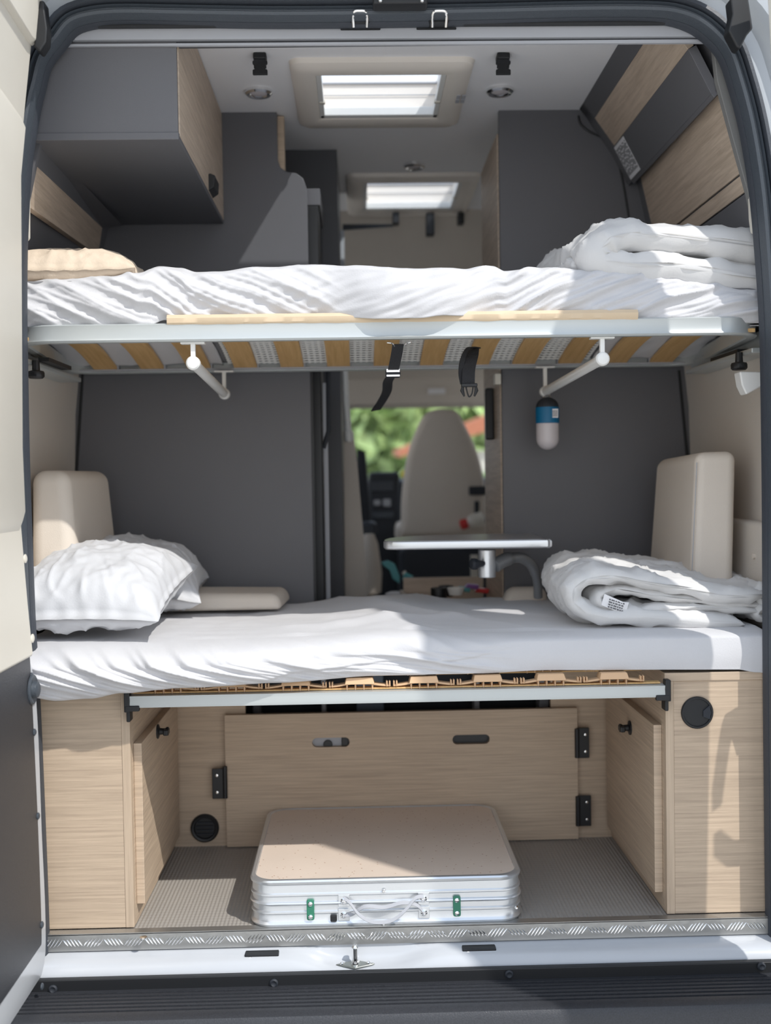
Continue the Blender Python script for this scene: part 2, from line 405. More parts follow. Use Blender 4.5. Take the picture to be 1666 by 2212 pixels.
# body shell outside the seal
m = MB(); sweep_ring([(.031, .0), (.031, -.024), (.060, -.026), (.070, -.04), (.09, -.06), (.15, -.07), (.15, .0)], m)
body = struct(place('trim_4', m, paint), 'pale painted body around the rear doorway')
m = MB().prism([(-.07, 1.985), (-.175, 1.975), (-.19, 2.0), (-.16, 2.05), (.0, 2.09), (.0, 1.985)], -.70, .70, 'x'); place('shading_overhang', m, paint, body, bevel=.006)  # unseen roof overhang, added to keep the sun off the overhead cabinet
# pillar fill between seal and side walls
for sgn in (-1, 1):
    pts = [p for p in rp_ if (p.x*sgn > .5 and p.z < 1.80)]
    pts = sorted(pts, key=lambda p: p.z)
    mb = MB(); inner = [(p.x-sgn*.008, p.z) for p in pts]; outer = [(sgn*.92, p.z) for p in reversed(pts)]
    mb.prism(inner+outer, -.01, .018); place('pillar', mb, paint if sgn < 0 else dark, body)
# lintel: black seal underside, grey strip, dark edge
lt = thing('lintel_cover', 'grey lintel cover strip with slots over the doorway', 'lintel', (0, .02, 1.86))

def strip(name, pts, mat_, y0, y1, parent=lt):
    mb = MB(); pp = [P2(a, b, y0) for a, b in pts]
    mb.prism(pp, y0, y1); return place(name, mb, mat_, parent, bevel=.001)
strip('shadow_gap', [(120, 56), (1560, 48), (1560, 84), (110, 100)], dark2, .028, .05)
strip('cover_strip', [(150, 80), (190, 52), (1500, 44), (1522, 66), (1510, 78), (155, 86)], headm, .012, .027)
strip('upper_gap', [(190, 57), (200, 30), (1490, 20), (1500, 49)], black, -.004, .011)
strip('edge_profile', [(130, 95), (1535, 84), (1538, 92), (126, 100)], headm, .018, .027)
for cx, cy in ((779, 63), (943, 62)):
    mb = MB(); a = U(cx, cy, y=.011)
    mb.prism([(a.x+p[0], a.z+p[1]) for p in rrect(-.042, .042, -.0022, .0022, .0021, 4)], .0095, .0118); place('slot', mb, black, lt)
def striker(px, lab):
    a = U(px, 46, y=-.012); t = thing('door_striker', lab, 'striker', a, 'door striker hoops on the lintel')
    mb = MB(); mb.prism([(a.x+p[0], a.z+p[1]-.001) for p in rrect(-.021, .021, -.004, .018, .005)], -.016, .010); place('base_plate', mb, black, t, bevel=.002)
    a = a-Vector((0, 0, .009)); p = [(a.x-.014, -.02, a.z-.006), (a.x-.0145, -.035, a.z+.010), (a.x-.011, -.042, a.z+.0165), (a.x, -.043, a.z+.0175), (a.x+.011, -.042, a.z+.0165), (a.x+.0145, -.035, a.z+.010), (a.x+.014, -.02, a.z-.006)]
    place('hoop', MB().tube(smoothpath(p, 4), .0032, 10), chrome, t)
striker(778, 'chrome striker hoop on black plate, left one over the doorway')
striker(948, 'chrome striker hoop on black plate, right one over the doorway')
lc = thing('latch_cover', 'black latch cover at the very top edge of the doorway', 'latch', U(864, 0, y=-.08))
a = U(806, 8, y=-.09); b = U(924, -14, y=-.09); place('cover', MB().box(a.x, b.x, -.09, -.05, a.z, b.z), black, lc, bevel=.004)
for px in (822, 912): q = U(px, 2, y=-.092); place('bolt', MB().lathe([(.004, 0), (.004, .004), (.0025, .006)], q, (0, -1, 0), 12), chrome, lc)
# chequer plate sill strip
cp = thing('sill_plate', 'bright chequer plate strip along the loading sill', 'sill plate', (0, 0, -.03))
zs = -.034
m = MB().box(-.765, .80, -.006, .0, zs, .0015).box(-.765, .80, -.006, .018, .0, .003); place('plate', m, plate_m, cp)
m = MB(); i = 0; x = -.755
while x < .79:
    for k in range(5):
        xx = x+k*.0075; sl = .010 if i % 2 == 0 else -.010
        L = .012-.001*abs(k-2)
        c = Vector((xx, -.0065, zs/2+.001)); d = Vector((sl*.8, 0, L)).normalized()*L*(1.0 if i % 2 == 0 else .8)
        m.tube([c-d, c-d*.5, c, c+d*.5, c+d], [.0004, .0013, .0017, .0013, .0004], 6)
    x += .043; i += 1
place('tread_pattern', m, chrome, cp)
# painted sill
def sillrow(x):
    dip = math.exp(-((x+.075)/.115)**4)
    return [(x, .0, -.036), (x, -.010+.008*dip, -.038-.018*dip), (x, -.022+.013*dip, -.041-.025*dip), (x, -.036+.006*dip, -.044-.026*dip), (x, -.047+.001*dip, -.052-.019*dip), (x, -.054, -.062-.012*dip), (x, -.059, -.076-.004*dip), (x, -.059, -.2), (x, .02, -.2), (x, .02, -.036)]
m = MB().loft([sillrow(-.78+i*.016) for i in range(101)]); sill = struct(place('trim_5', m, whitepaint, angle=50), 'white painted sill under the chequer plate')
for px in (567, 1034):
    a = U(px, 2064 if px < 700 else 2052, y=-.016)
    t = thing('catch_plate', 'black catch plate on the white sill, '+('left one' if px < 700 else 'right one'), 'catch plate', a, 'catch plates on the sill')
    place('plate', MB().box(a.x-.036, a.x+.036, -.034, -.008, a.z-.010, a.z+.010), black, t, bevel=.002)
    place('screw', MB().lathe([(.006, 0), (.006, .002), (.003, .003)], (a.x-.024, -.034, a.z), (0, -1, 0), 12), chrome, t)
a = U(768, 2102, y=-.05); t = thing('latch_pin', 'zinc latch pin on diamond base in middle of sill', 'latch', a)
a = Vector((a.x, -.030, -.069)); m = MB().prism([(a.x-.042, a.y), (a.x, a.y-.020), (a.x+.042, a.y), (a.x, a.y+.020)], a.z, a.z+.004, 'z'); place('base_plate', m, zinc, t, bevel=.002)
place('pin', MB().lathe([(.010, 0), (.009, .006), (.006, .008), (.006, .034), (.0075, .036), (.004, .041)], (a.x, a.y, a.z+.003)), chrome, t)
for s in (-.028, .028): place('bolt', MB().lathe([(.005, 0), (.005, .003), (.003, .005)], (a.x+s, a.y, a.z+.003), (0, 0, 1), 10), chrome, t)
# bumper step
bu = thing('bumper_step', 'dark ribbed plastic bumper step below the sill', 'bumper', (0, -.15, -.2))
place('back_band', MB().box(-.79, .83, -.076, -.060, -.2, -.064), black, bu, bevel=.002)
pr = [(-.076, -.2), (-.076, -.087)]
yv = -.084; 
for k in range(6):
    pr += [(yv-.005, -.086), (yv-.0065, -.098), (yv-.0115, -.098), (yv-.013, -.086)]; yv -= .0155
pr += [(-.187, -.086), (-.200, -.092), (-.208, -.106), (-.212, -.25), (-.1, -.25)]
m = MB().prism(pr, -.84, .86, 'x'); place('ribbed_tread', m, bump_plastic, bu)
for px, py in ((115, 2136), (592, 2123), (1100, 2104), (1645, 2087)):
    a = U(px, py, y=-.077); place('screw', MB().lathe([(.009, 0), (.009, .003), (.006, .005), (.003, .003)], a, (0, -1, 0), 16), seatdark, bu)
# left rear door (open)
dl = thing('door_1', 'open left rear door with cream upper trim and dark lower trim', 'door', (-.8, -.1, -.1)); dl['kind'] = 'structure'
eu = [(86, -60), (84, 0), (70, 100), (50, 300), (31, 500), (25, 620), (27, 800), (36, 1000), (45, 1100), (62, 1300), (74, 1418)]
prof = smoothpath([U(a, b, y=-.10) for a, b in eu], 4)
def doorstrip(pr, y0, y1, off, th):
    mb = MB(); rings = [[Vector((p.x-off, y0, p.z)), Vector((p.x-off, y1, p.z)), Vector((p.x-off-th, y1, p.z)), Vector((p.x-off-th, y0, p.z))] for p in pr]
    return mb.loft(rings)
place('inner_trim', doorstrip(prof, -.10, -.82, 0, .03), cream, dl, bevel=.008, angle=60)
el = [(64, 1418), (66, 1440), (74, 1600), (83, 1800), (90, 2010), (88, 2060), (70, 2110), (40, 2160)]
prl = smoothpath([U(a, b, y=-.115) for a, b in el[:6]], 4)
place('lower_trim', doorstrip(prl, -.115, -.80, 0, .02), bump_plastic, dl, bevel=.006, angle=60)
full = [prof[i] for i in range(0, len(prof), 2)]+[Vector((p.x, 0, p.z)) for p in prl[2::2]]
full2 = [U(78, 1470, y=-.09), U(86, 1600, y=-.09), U(93, 1800, y=-.09), U(100, 1950, y=-.09), U(101, 2060, y=-.09), U(92, 2110, y=-.09)]
shell = [Vector((p.x-.03, 0, p.z)) for p in prof[::3][:-1]]+[Vector((p.x, 0, p.z)) for p in smoothpath(full2, 3)]
place('shell', doorstrip(shell, -.085, -.83, .004, .055), whitepaint, dl, angle=60)
for (px, py) in ((27, 427), (45, 1207), (62, 1379)):
    a = U(px, py, y=-.10); y = -.115; q = None
    xs = a.x; 
    # find the depth at which the trim surface meets this ray
    for k in range(60):
        y = -.10-.005*k; b = U(px, py, y=y); pp = min(prof, key=lambda p: abs(p.z-b.z))
        if b.x <= pp.x: q = Vector((pp.x, y, b.z)); break
    if q: place('trim_clip', MB().lathe([(.009, 0), (.009, .002), (.005, .004)], q, (1, 0, 0), 16), cream, dl)
for (px, py) in ((22, 1461), (60, 1582), (70, 1763), (77, 1998), (53, 2132)):
    q = None
    for k in range(60):
        y = -.115-.005*k; b = U(px, py, y=y); pp = min(prl, key=lambda p: abs(p.z-b.z))
        if b.x <= pp.x: q = Vector((pp.x, y, b.z)); break
    if q: place('trim_clip', MB().lathe([(.007, 0), (.007, .002), (.004, .004)], q, (1, 0, 0), 16), rubberg, dl)
b = None
for k in range(60):
    y = -.115-.005*k; c = U(47, 1490, y=y); pp = min(prl, key=lambda p: abs(p.z-c.z))
    if c.x <= pp.x: b = Vector((pp.x, y, c.z)); break
if b: 
    place('door_buffer', MB().lathe([(.030, 0), (.030, .003), (.027, .005), (.020, .003), (.017, .003), (.016, .012), (.012, .014)], b, (1, 0, 0)), rubberg, dl)
def pad(pts, th, mt, name):
    # raised field of the inner trim, points given as (y, z)
    mb = MB(); o = []
    for y, z in pts:
        pp = min(prof, key=lambda p: abs(p.z-z)); o.append(Vector((pp.x+th, y, z)))
    i_ = [v-Vector((th+.002, 0, 0)) for v in o]
    c = sum(o, Vector())/len(o); o2 = [v+(c-v)*.06 for v in o]
    n = len(o); mb.loft([i_, o2]); place(name, mb, mt, dl, bevel=.003)
def dy(px, py):
    for k in range(80):
        y = -.10-.005*k; c = U(px, py, y=y); pp = min(prof, key=lambda p: abs(p.z-c.z))
        if c.x <= pp.x: return (y, c.z)
    return (-.5, c.z)
z1 = dy(10, 100); z2 = dy(45, 20)
pad([(z1[0]+.005, z1[1]), (z2[0]+.015, 1.99), (z2[0]-.06, 2.0), (-.7, 2.0), (-.7, z1[1]+.03), (z1[0]-.03, z1[1]-.005)], .012, cream, 'raised_field')
zb = dy(14, 1150); za = dy(8, 480)
pad([(zb[0], zb[1]+.02), (zb[0]-.0, za[1]-.1), (za[0]-.02, za[1]+.1), (za[0]-.02, za[1]+.2), (-.72, za[1]+.25), (-.72, zb[1]), (zb[0]-.02, zb[1])], .010, cream, 'raised_field')
# hinge straps of body (black brackets at the top corners)
for sgn, pts in ((-1, [(84, 0), (95, 0), (97, 25), (102, 60), (100, 90), (86, 112), (72, 100), (78, 50)]), (1, [(1578, -5), (1618, -5), (1628, 60), (1615, 75), (1600, 105), (1592, 100), (1574, 66), (1582, 30)])):
    mb = MB(); mb.prism([P2(a, b, -.12) for a, b in pts], -.12, -.085); place('hinge_cover', mb, black, body, bevel=.004)
# right rear door (open)
dr = thing('door_2', 'open right rear door, only its cream edge at the top right', 'door', (.86, -.12, -.1)); dr['kind'] = 'structure'
er = smoothpath([U(a, b, y=-.14) for a, b in ((1617, -60), (1624, 0), (1630, 100), (1638, 240), (1652, 400), (1668, 540), (1690, 700), (1710, 900), (1715, 1200), (1712, 1500), (1705, 1800), (1695, 2060))], 4)
dvec = Vector((.18, -.70, 0)); nvec = Vector((dvec.y, -dvec.x, 0)).normalized()*-1
def rd(a, b, n0, n1, prr, z0=-9, z1=9):
    mb = MB(); rings = []
    for p in prr:
        if z0 <= p.z <= z1:
            q = Vector((p.x, -.215, p.z))
            rings.append([q+dvec*a+nvec*n0, q+dvec*b+nvec*n0, q+dvec*b+nvec*n1, q+dvec*a+nvec*n1])
    return mb.loft(rings)
place('inner_trim', rd(0, 1, 0, .03, er, .60), cream, dr, bevel=.006, angle=60)
place('lower_trim', rd(0, 1, 0, .03, er, -9, .61), bump_plastic, dr, bevel=.006, angle=60)
place('shell', rd(-.03, 1.03, .031, .07, er), whitepaint, dr, angle=60)
# hinge arms across the gap of the right door
for zc in (.60,):
    pa = smoothpath([(.81, -.05, zc-.12), (.83, -.09, zc-.01), (.865, -.145, zc+.04), (.91, -.215, zc+.01)], 6)
    place('hinge_arm', MB().ribbon(pa, .045, .016, (0, 0, 1)), paint, dr)
    place('check_strap', MB().ribbon([Vector((.81, -.05, .24)), Vector((.86, -.13, .36)), Vector((.915, -.22, .52))], .05, .012, (0, 0, 1)), paint, dr)
# white quarter trims seen through the seal, upper left/right
for pts, nm in (([(53, 520), (60, 512), (60, 420), (58, 400), (53, 440)], 0), ([(1619, 330), (1625, 345), (1641, 505), (1628, 500), (1624, 470)], 1)):
    mb = MB(); mb.prism([P2(a, b, .02) for a, b in pts], .02, .04); place('cream_pillar_trim', mb, cream, body, bevel=.003)
# =================== CAB ===================
m = MB()
prc = [(1.93, ZC+.02), (1.95, ZC), (2.08, 1.90), (2.10, 1.86), (2.3, 1.75), (2.42, 1.62), (2.55, 1.52), (2.84, 1.42), (2.86, 1.31), (2.9, 1.29), (2.9, 1.33), (3.0, 1.40), (3.0, 2.0)]
m.prism(prc, -.9, .9, 'x'); cabr = thing('cab_ceiling', 'beige moulded overhead lining above the driving cab', 'ceiling lining', (0, 2.5, 1.3))
place('lining', m, beigewall, cabr)
for px, w, h in ((855, 14, 24), (929, 18, 46), (995, 14, 24)):
    a = U(px, 474 if h < 30 else 487, y=1.90); k = 4.25/2400
    place('catch', MB().box(a.x-w*k/2, a.x+w*k/2, 1.87, 1.92, a.z-h*k/2, a.z+h*k/2), black, cabr, bevel=.004)
place('dark_rail', MB().hexa([U(740, 498, y=1.9), U(850, 490, y=1.9), U(850, 490, y=1.93), U(740, 498, y=1.93)], [U(740, 484, y=1.9), U(850, 484, y=1.9), U(850, 484, y=1.93), U(740, 484, y=1.93)]), seatdark, cabr)
for px in (836, 966):
    a = U(px, 514, y=2.2); place('reading_light', MB().lathe([(.03, 0), (.03, .01), (.02, .014)], a, (0, -1, -.6), 20), headm, cabr)
place('lower_lip', MB().box(-.5, .15, 2.45, 2.5, 1.60, 1.70), cream, cabr, bevel=.01)
place('visor_label', MB().box(U(925, 862, y=2.83).x, U(962, 862, y=2.83).x, 2.825, 2.84, 1.35, 1.375), paperm, cabr)
# windscreen
m = MB().hexa([(-.85, 3.55, .93), (.85, 3.55, .93), (.85, 3.56, .93), (-.85, 3.56, .93)], [(-.75, 2.98, 1.50), (.75, 2.98, 1.50), (.75, 2.99, 1.50), (-.75, 2.99, 1.50)])
struct(place('window_1', m, glass), 'windscreen at the far end of the gangway')
db = thing('dashboard', 'dark dashboard with centre console under the windscreen', 'dashboard', (0, 3.3, 0))
place('cowl', MB().hexa([(-.85, 3.0, .2), (.85, 3.0, .2), (.85, 3.6, .2), (-.85, 3.6, .2)], [(-.85, 3.12, .95), (.85, 3.12, .95), (.85, 3.6, .96), (-.85, 3.6, .96)]), seatdark, db, bevel=.03)
ya = 2.95
a = U(796, 1020, y=ya); b = U(868, 1290, y=ya); place('console', MB().box(a.x, b.x, ya, 3.2, b.z, a.z), seatdark, db, bevel=.02)
for (p0, q0, p1, q1, mt) in ((805, 1040, 850, 1062, rubber), (808, 1080, 822, 1092, headm), (828, 1078, 844, 1094, headm), (806, 1106, 850, 1120, rubberg)):
    a = U(p0, q1, y=ya-.01); b = U(p1, q0, y=ya-.01); place('control', MB().box(a.x, b.x, ya-.012, ya+.01, a.z, b.z), mt, db, bevel=.004)
# cab pillar, black, left of the console
ya = 2.5; m = MB().prism([P2(770, 970, ya), P2(790, 975, ya), P2(800, 1100, ya), P2(812, 1535, ya), P2(784, 1535, ya)], ya, ya+.06)
ds = thing('driver_seat', 'black edge of the driver seat behind the grey screen', 'seat', (U(785, 1300, y=ya).x, ya, .3)); place('seat_side', m, seatdark, ds, bevel=.01)
a = U(800, 1142, y=2.4); place('armrest', MB().box(a.x-.045, a.x+.03, 2.38, 2.5, a.z-.03, a.z+.03), rubber, ds, bevel=.02)
m = MB().lathe([(.01, 0), (.045, .02), (.05, .1), (.035, .22), (.02, .26)], U(800, 1290, y=2.2)); place('cushion', m, seatm, ds)
# passenger seat
ya = 2.45; st = thing('cab_seat', 'beige passenger seat seen from behind in the cab', 'seat', (.30, ya, .2))
outl = smoothpath([U(a, b, y=ya) for a, b in ((868, 1160), (868, 1090), (874, 1030), (884, 975), (900, 930), (915, 900), (932, 887), (958, 883), (985, 888), (1000, 910), (1020, 950), (1038, 1000), (1048, 1060), (1052, 1160))], 4)
c = sum(outl, Vector())/len(outl); rings = []
for yo, sc in ((0, .80), (-.02, .94), (0.0, 1.0), (.07, 1.0), (.11, .9)):
    rings.append([Vector((c.x+(p.x-c.x)*sc, ya+yo*1.2-.0, c.z+(p.z-c.z)*sc)) for p in outl])
rings[0] = [Vector((p.x, ya-.035, p.z)) for p in rings[0]]
place('backrest', MB().loft(rings), seatm, st, angle=60)
a = U(868, 1200, y=ya-.1); b = U(1052, 1160, y=ya-.1)
place('seat_base', MB().box(a.x, b.x, ya-.02, ya+.4, .25, .66), seatdark, st, bevel=.03)
place('seat_pad', MB().box(a.x-.01, b.x, ya+.05, ya+.5, .66, .76), seatm, st, bevel=.03)
a = U(876, 1025, y=2.95); tag(place('yellow_ball', MB().lathe([(.003, -.022), (.016, -.016), (.022, 0), (.016, .016), (.003, .022)], a), yellow), 'small round yellow object beside the passenger seat', 'ornament')
# belongings at the seat: grey hook and red item
ya = 2.0
bt = st; ya = 2.40
for (p0, q0, p1, q1) in ((1014, 1050, 1052, 1070), (1026, 1082, 1036, 1110), (1034, 1118, 1052, 1130)):
    a = U(p0, q1, y=ya); b = U(p1, q0, y=ya); place('belt_fitting', MB().box(a.x, b.x, ya, ya+.04, a.z, b.z), seatdark, bt, bevel=.006)
a = U(994, 1135, y=2.36); bo = thing('spray_bottle', 'white bottle with red cap lying behind the swing table', 'bottle', a)
place('cap', MB().lathe([(.010, 0), (.022, .005), (.022, .03), (.018, .034)], a, (1, 0, .3), 20), red, bo)
place('body', MB().lathe([(.018, .034), (.03, .05), (.03, .10), (.01, .11)], a, (1, 0, .3), 20), cream, bo)
# =================== UPPER FURNITURE ===================
oc = thing('overhead_cabinet', 'dark grey overhead cabinet with oak door, upper left over the bunk', 'cabinet', (-.6, .06, 1.70))
nb = U(387, 302, y=.025); tl = -.84
xf = nb.x; z0 = nb.z
m = MB().box(-.80, xf-.018, .03, YP-.003, z0+.016, ZC-.002).box(-.80, xf-.002, .025, .034, z0+.016, ZC-.002); place('body', m, dark, oc)
m = MB().box(-.80, xf, .022, YP-.002, z0, z0+.016); place('bottom_board', m, dark, oc, bevel=.002)
m = MB().box(xf-.017, xf+.001, .035, YP-.003, z0+.010, ZC-.004); place('door', m, woodg, oc, bevel=.0015)
hh = U(455, 380, x=xf); m = MB().box(xf-.004, xf+.012, hh.y-.045, hh.y+.045, z0-.004, z0+.050)
m = MB().prism([(xf-.003, z0+.012), (xf+.002, z0+.012), (xf+.016, z0+.022), (xf+.018, z0+.05), (xf+.004, z0+.056), (xf-.003, z0+.05)], hh.y-.05, hh.y+.03)
place('handle', m, black, oc, bevel=.003)
# left wall beam and oak strip
bm_ = thing('wall_shelf_rail', 'dark rail and oak strip along the left wall under the overhead cabinet', 'rail', (-.78, .06, 1.56))
a0, a1, b0, b1 = U(78, 358, y=.06), U(62, 446, y=.06), U(221, 492, y=.73), U(212, 552, y=.73)
def slab4(a0, a1, b1, b0, th, nrm):
    n = Vector(nrm).normalized()*th
    return MB().hexa([a0, a1, b1, b0], [a0-n, a1-n, b1-n, b0-n])
place('oak_strip', slab4(a0, a1, b1, b0, .015, (1, 0, 0)), woodg, bm_)
c0, c1 = U(88, 300, y=.06), U(266, 488, y=.73)
place('rail', MB().hexa([a0, c0, c1, b0], [a0+Vector((-.06, 0, 0)), c0+Vector((-.06, 0, 0)), c1+Vector((-.06, 0, 0)), b0+Vector((-.06, 0, 0))]), dark, bm_)
place('end_plate', MB().prism([P2(80, 296, .055), P2(93, 300, .055), P2(78, 360, .055), P2(56, 470, .055), P2(46, 440, .055), P2(60, 340, .055)], .045, .062), dark, bm_)
# right locker
ol = thing('overhead_locker', 'dark overhead locker with oak flaps along the right wall', 'locker', (.7, .06, 1.5))
A = U(1285, 255, y=.745); B = U(1327, 315, y=.745); Cb = U(1366, 390, y=.745); Ct = U(1386, 370, y=.745)
Wb = U(1608, 415, y=.06); Ws = U(1598, 375, y=.06); Wt = U(1547, 180, y=.06)
Ct = (Ct+Wt)/2
J = U(1253, 248, y=.79)
def run(pts, y0, y1, th, mt, nm, bev=.001):
    mb = MB(); pp = [(p.x, p.z) for p in pts]
    d = Vector((pp[-1][0]-pp[0][0], pp[-1][1]-pp[0][1])).normalized(); n = (-d.y, d.x)
    if n[0] < 0: n = (-n[0], -n[1])
    mb.prism(pp+[(x+n[0]*th, z+n[1]*th) for x, z in reversed(pp)], y0, y1); return place(nm, mb, mt, ol, bevel=bev)
run([Vector((J.x, 0, ZC)), A], .052, .795, .02, dark, 'top_rail')
run([A, B], .054, .745, .016, woodg, 'flap_door')
run([B, Cb], .052, .755, .02, dark, 'band')
run([Cb, Ct+Vector((.01, 0, 0))], .052, .755, .01, dark, 'band_underside')
run([Ct, Ws], .055, .745, .012, woodg, 'oak_panel')
run([Ws+Vector((.0012, 0, -.0045)), Wb], .055, .745, .012, woodg, 'oak_panel')
run([Ct+Vector((.004, 0, 0)), Wb+Vector((.004, 0, 0))], .056, .745, .012, dark2, 'backing')
E = Vector((.80, 0, 1.42)); run([Wb+Vector((.003, 0, -.002)), E], .052, .79, .02, dark, 'lower_panel')
m = MB().prism([(J.x, ZC), (A.x, A.z), (B.x, B.z), (Cb.x+.002, Cb.z), (Ct.x+.005, Ct.z), (Wb.x, Wb.z), (E.x, E.z), (.88, 1.42), (.80, 1.75), (.70, ZC)], .747, .797); place('far_moulding', m, dark, ol)
m = MB().prism([P2(1537, 88, .04), P2(1546, 175, .04), P2(1577, 290, .04), P2(1613, 420, .04), P2(1630, 500, .04), P2(1640, 580, .04), P2(1690, 600, .04), P2(1660, 350, .04), P2(1600, 88, .04)], .03, .05); place('near_frame', m, endgrey, ol, bevel=.002)
# instruction sticker on the band
dd = (Cb-B).normalized(); s0 = B+dd*.004; nS = Vector((-dd.z, 0, dd.x)); nS = nS if nS.x < 0 else -nS
w_ = (Cb-B).length-.008
yA, yB = .645, .75
q = [s0+Vector((0, yA-s0.y, 0)), s0+Vector((0, yB-s0.y, 0)), s0+dd*w_+Vector((0, yB-s0.y, 0)), s0+dd*w_+Vector((0, yA-s0.y, 0))]
sk = thing('instruction_sticker', 'white printed instruction sticker on the dark band, upper right', 'sticker', q[0])
place('paper', MB().hexa([v+nS*.0005 for v in q], [v+nS*.0012 for v in q]), paperm, sk)
m = MB(); c_ = (q[0]+q[2])/2+nS*.0013; text_lines(m, c_, dd*-1, Vector((0, -1, 0))*-1, w_*.9, .1, 12, nS, 5); place('print', m, inkm, sk)

# ---------------- roof hatches ----------------
def hatch(nm, lab, fx0, fx1, fy0, fy1, ox0, ox1, oy0, oy1, sticker):
    t = thing(nm, lab, 'roof hatch', ((fx0+fx1)/2, (fy0+fy1)/2, ZC), 'roof hatches')
    def R(x0, x1, y0, y1, r, z): return [Vector((a, b, z)) for a, b in rrect(x0, x1, y0, y1, r)]
    e = .022
    rings = [R(fx0, fx1, fy0, fy1, .03, ZC), R(fx0+.004, fx1-.004, fy0+.004, fy1-.004, .03, ZC-.012), R(fx0+.016, fx1-.016, fy0+.016, fy1-.016, .03, ZC-.020),
             R(ox0-.018, ox1+.018, oy0-.022, oy1+.012, .012, ZC-.024), R(ox0, ox1, oy0, oy1, .006, ZC-.020), R(ox0, ox1, oy0, oy1, .006, ZC+.085)]
    place('frame', MB().loft(rings, True, False), hatchm, t)
    for sx, x in ((1, ox0), (-1, ox1)):
        place('blind_rail', MB().box(min(x, x+sx*.014), max(x, x+sx*.014), oy0+.0, oy1, ZC-.018, ZC+.005), whitep, t, bevel=.002)
        place('blind_clip', MB().box(min(x+sx*.002, x+sx*.018), max(x+sx*.002, x+sx*.018), oy0+.20, oy0+.215, ZC-.021, ZC-.012), cream, t, bevel=.002)
    place('blind_bar', MB().box(ox0, ox1, oy1-.025, oy1, ZC-.018, ZC+.006), whitep, t, bevel=.003)
    place('dome', MB().loft([R(ox0-.02, ox1+.02, oy0-.02, oy1+.02, .02, ZC+.086), R(ox0-.01, ox1+.01, oy0-.01, oy1+.01, .02, ZC+.11), R(ox0+.04, ox1-.04, oy0+.04, oy1-.04, .02, ZC+.12)]), glass, t)
    place('rim', MB().tube([(ox0, oy1-.004, ZC+.078), (ox1, oy1-.004, ZC+.078)], .003, 8), headm, t)
    place('rim', MB().tube([(ox0, oy1-.004, ZC+.045), (ox1, oy1-.004, ZC+.045)], .0012, 8), headm, t)
    if sticker:
        s = U(995, 214, z=ZC-.022); mb = MB()
        for i in range(2):
            for j in range(2): mb.box(s.x-.012+i*.014, s.x-.002+i*.014, s.y-.03+j*.032, s.y-.004+j*.032, ZC-.0235, ZC-.0212)
        place('pictogram_label', mb, headm, t)
f0 = U(622, 124, z=ZC); f1 = U(1028, 124, z=ZC); fb = U(820, 265, z=ZC)
hatch('roof_hatch', 'cream framed roof hatch above the top bunk, the near and larger one', f0.x, f1.x, f0.y, fb.y, hx0, hx1, hy0, hy1, True)
hatch('roof_hatch', 'cream framed roof hatch further forward in the dim ceiling', h2x0-.06, h2x1+.06, h2y0-.06, h2y1+.1, h2x0, h2x1, h2y0, h2y1, False)
# ceiling spots
for px, py, lab in ((559, 199, 'round chrome ceiling spotlight, left of the near roof hatch'), (1080, 196, 'round chrome ceiling spotlight, right of the near roof hatch'), (895, 358, 'round chrome ceiling spotlight between the two roof hatches')):
    a = U(px, py, z=ZC-.004); t = thing('ceiling_spotlight', lab, 'ceiling light', a, 'ceiling spotlights')
    place('ring', MB().lathe([(.036, .004), (.036, -.004), (.031, -.009), (.025, -.007), (.022, -.004), (.022, .004)], a), chrome, t)
    place('lens', MB().lathe([(.0225, .002), (.0225, -.004), (.012, -.0065), (.001, -.007)], a), milk, t)
# strap buckles on ceiling
for px, lab in ((561, 'black strap clip on the ceiling, left of the near roof hatch'), (1088, 'black strap clip on the ceiling, right of the near roof hatch')):
    a = U(px, 124, z=ZC-.012); a.z = ZC; t = thing('strap_clip', lab, 'strap clip', a, 'ceiling strap clips')
    place('mount', MB().box(a.x-.016, a.x+.016, a.y-.004, a.y+.030, ZC-.016, ZC), black, t, bevel=.004)
    place('webbing', MB().ribbon([(a.x, a.y, ZC-.010), (a.x, a.y+.006, ZC-.024), (a.x, a.y+.012, ZC-.034)], .030, .003), blackweb, t)
    o = [(-.018, 0), (.018, 0), (.018, -.010), (.012, -.015), (.012, -.026), (.018, -.030), (.018, -.046), (-.018, -.046), (-.018, -.030), (-.012, -.026), (-.012, -.015), (-.018, -.010)]
    place('clip_tongue', MB().prism([(a.x+x, ZC-.018+z*.72) for x, z in o], a.y+.004, a.y+.012), black, t, bevel=.0015)

# =================== BUNKS ===================
def folds(x, s, side, seed=0):
    """diagonal drape folds in metres"""
    f = 0
    for i, (k, am, ph, sl) in enumerate(((38, .5, 0, .95), (61, .28, 2.1, 1.1), (23, .5, 4.2, .8))):
        w = nz(Vector((x*3+seed, s*4, i*7.3)))*1.8
        v = math.sin(k*(x*1.0 + side*s*sl*1.5)+ph+w*1.2)
        f += am*(1-abs(v))**1.6
    return f
def cloth(fn, nx, nv, name, mt, parent=None, th=.003, sub=1, **kw):
    mb = MB().loft([[fn(i/(nx-1), j/(nv-1)) for j in range(nv)] for i in range(nx)], False, False)
    o = place(name, mb, mt, parent, angle=180, **kw)
    so_ = o.modifiers.new('thick', 'SOLIDIFY'); so_.thickness = th; so_.offset = 0
    if sub: b = o.modifiers.new('sub', 'SUBSURF'); b.levels = sub; b.render_levels = sub
    return o
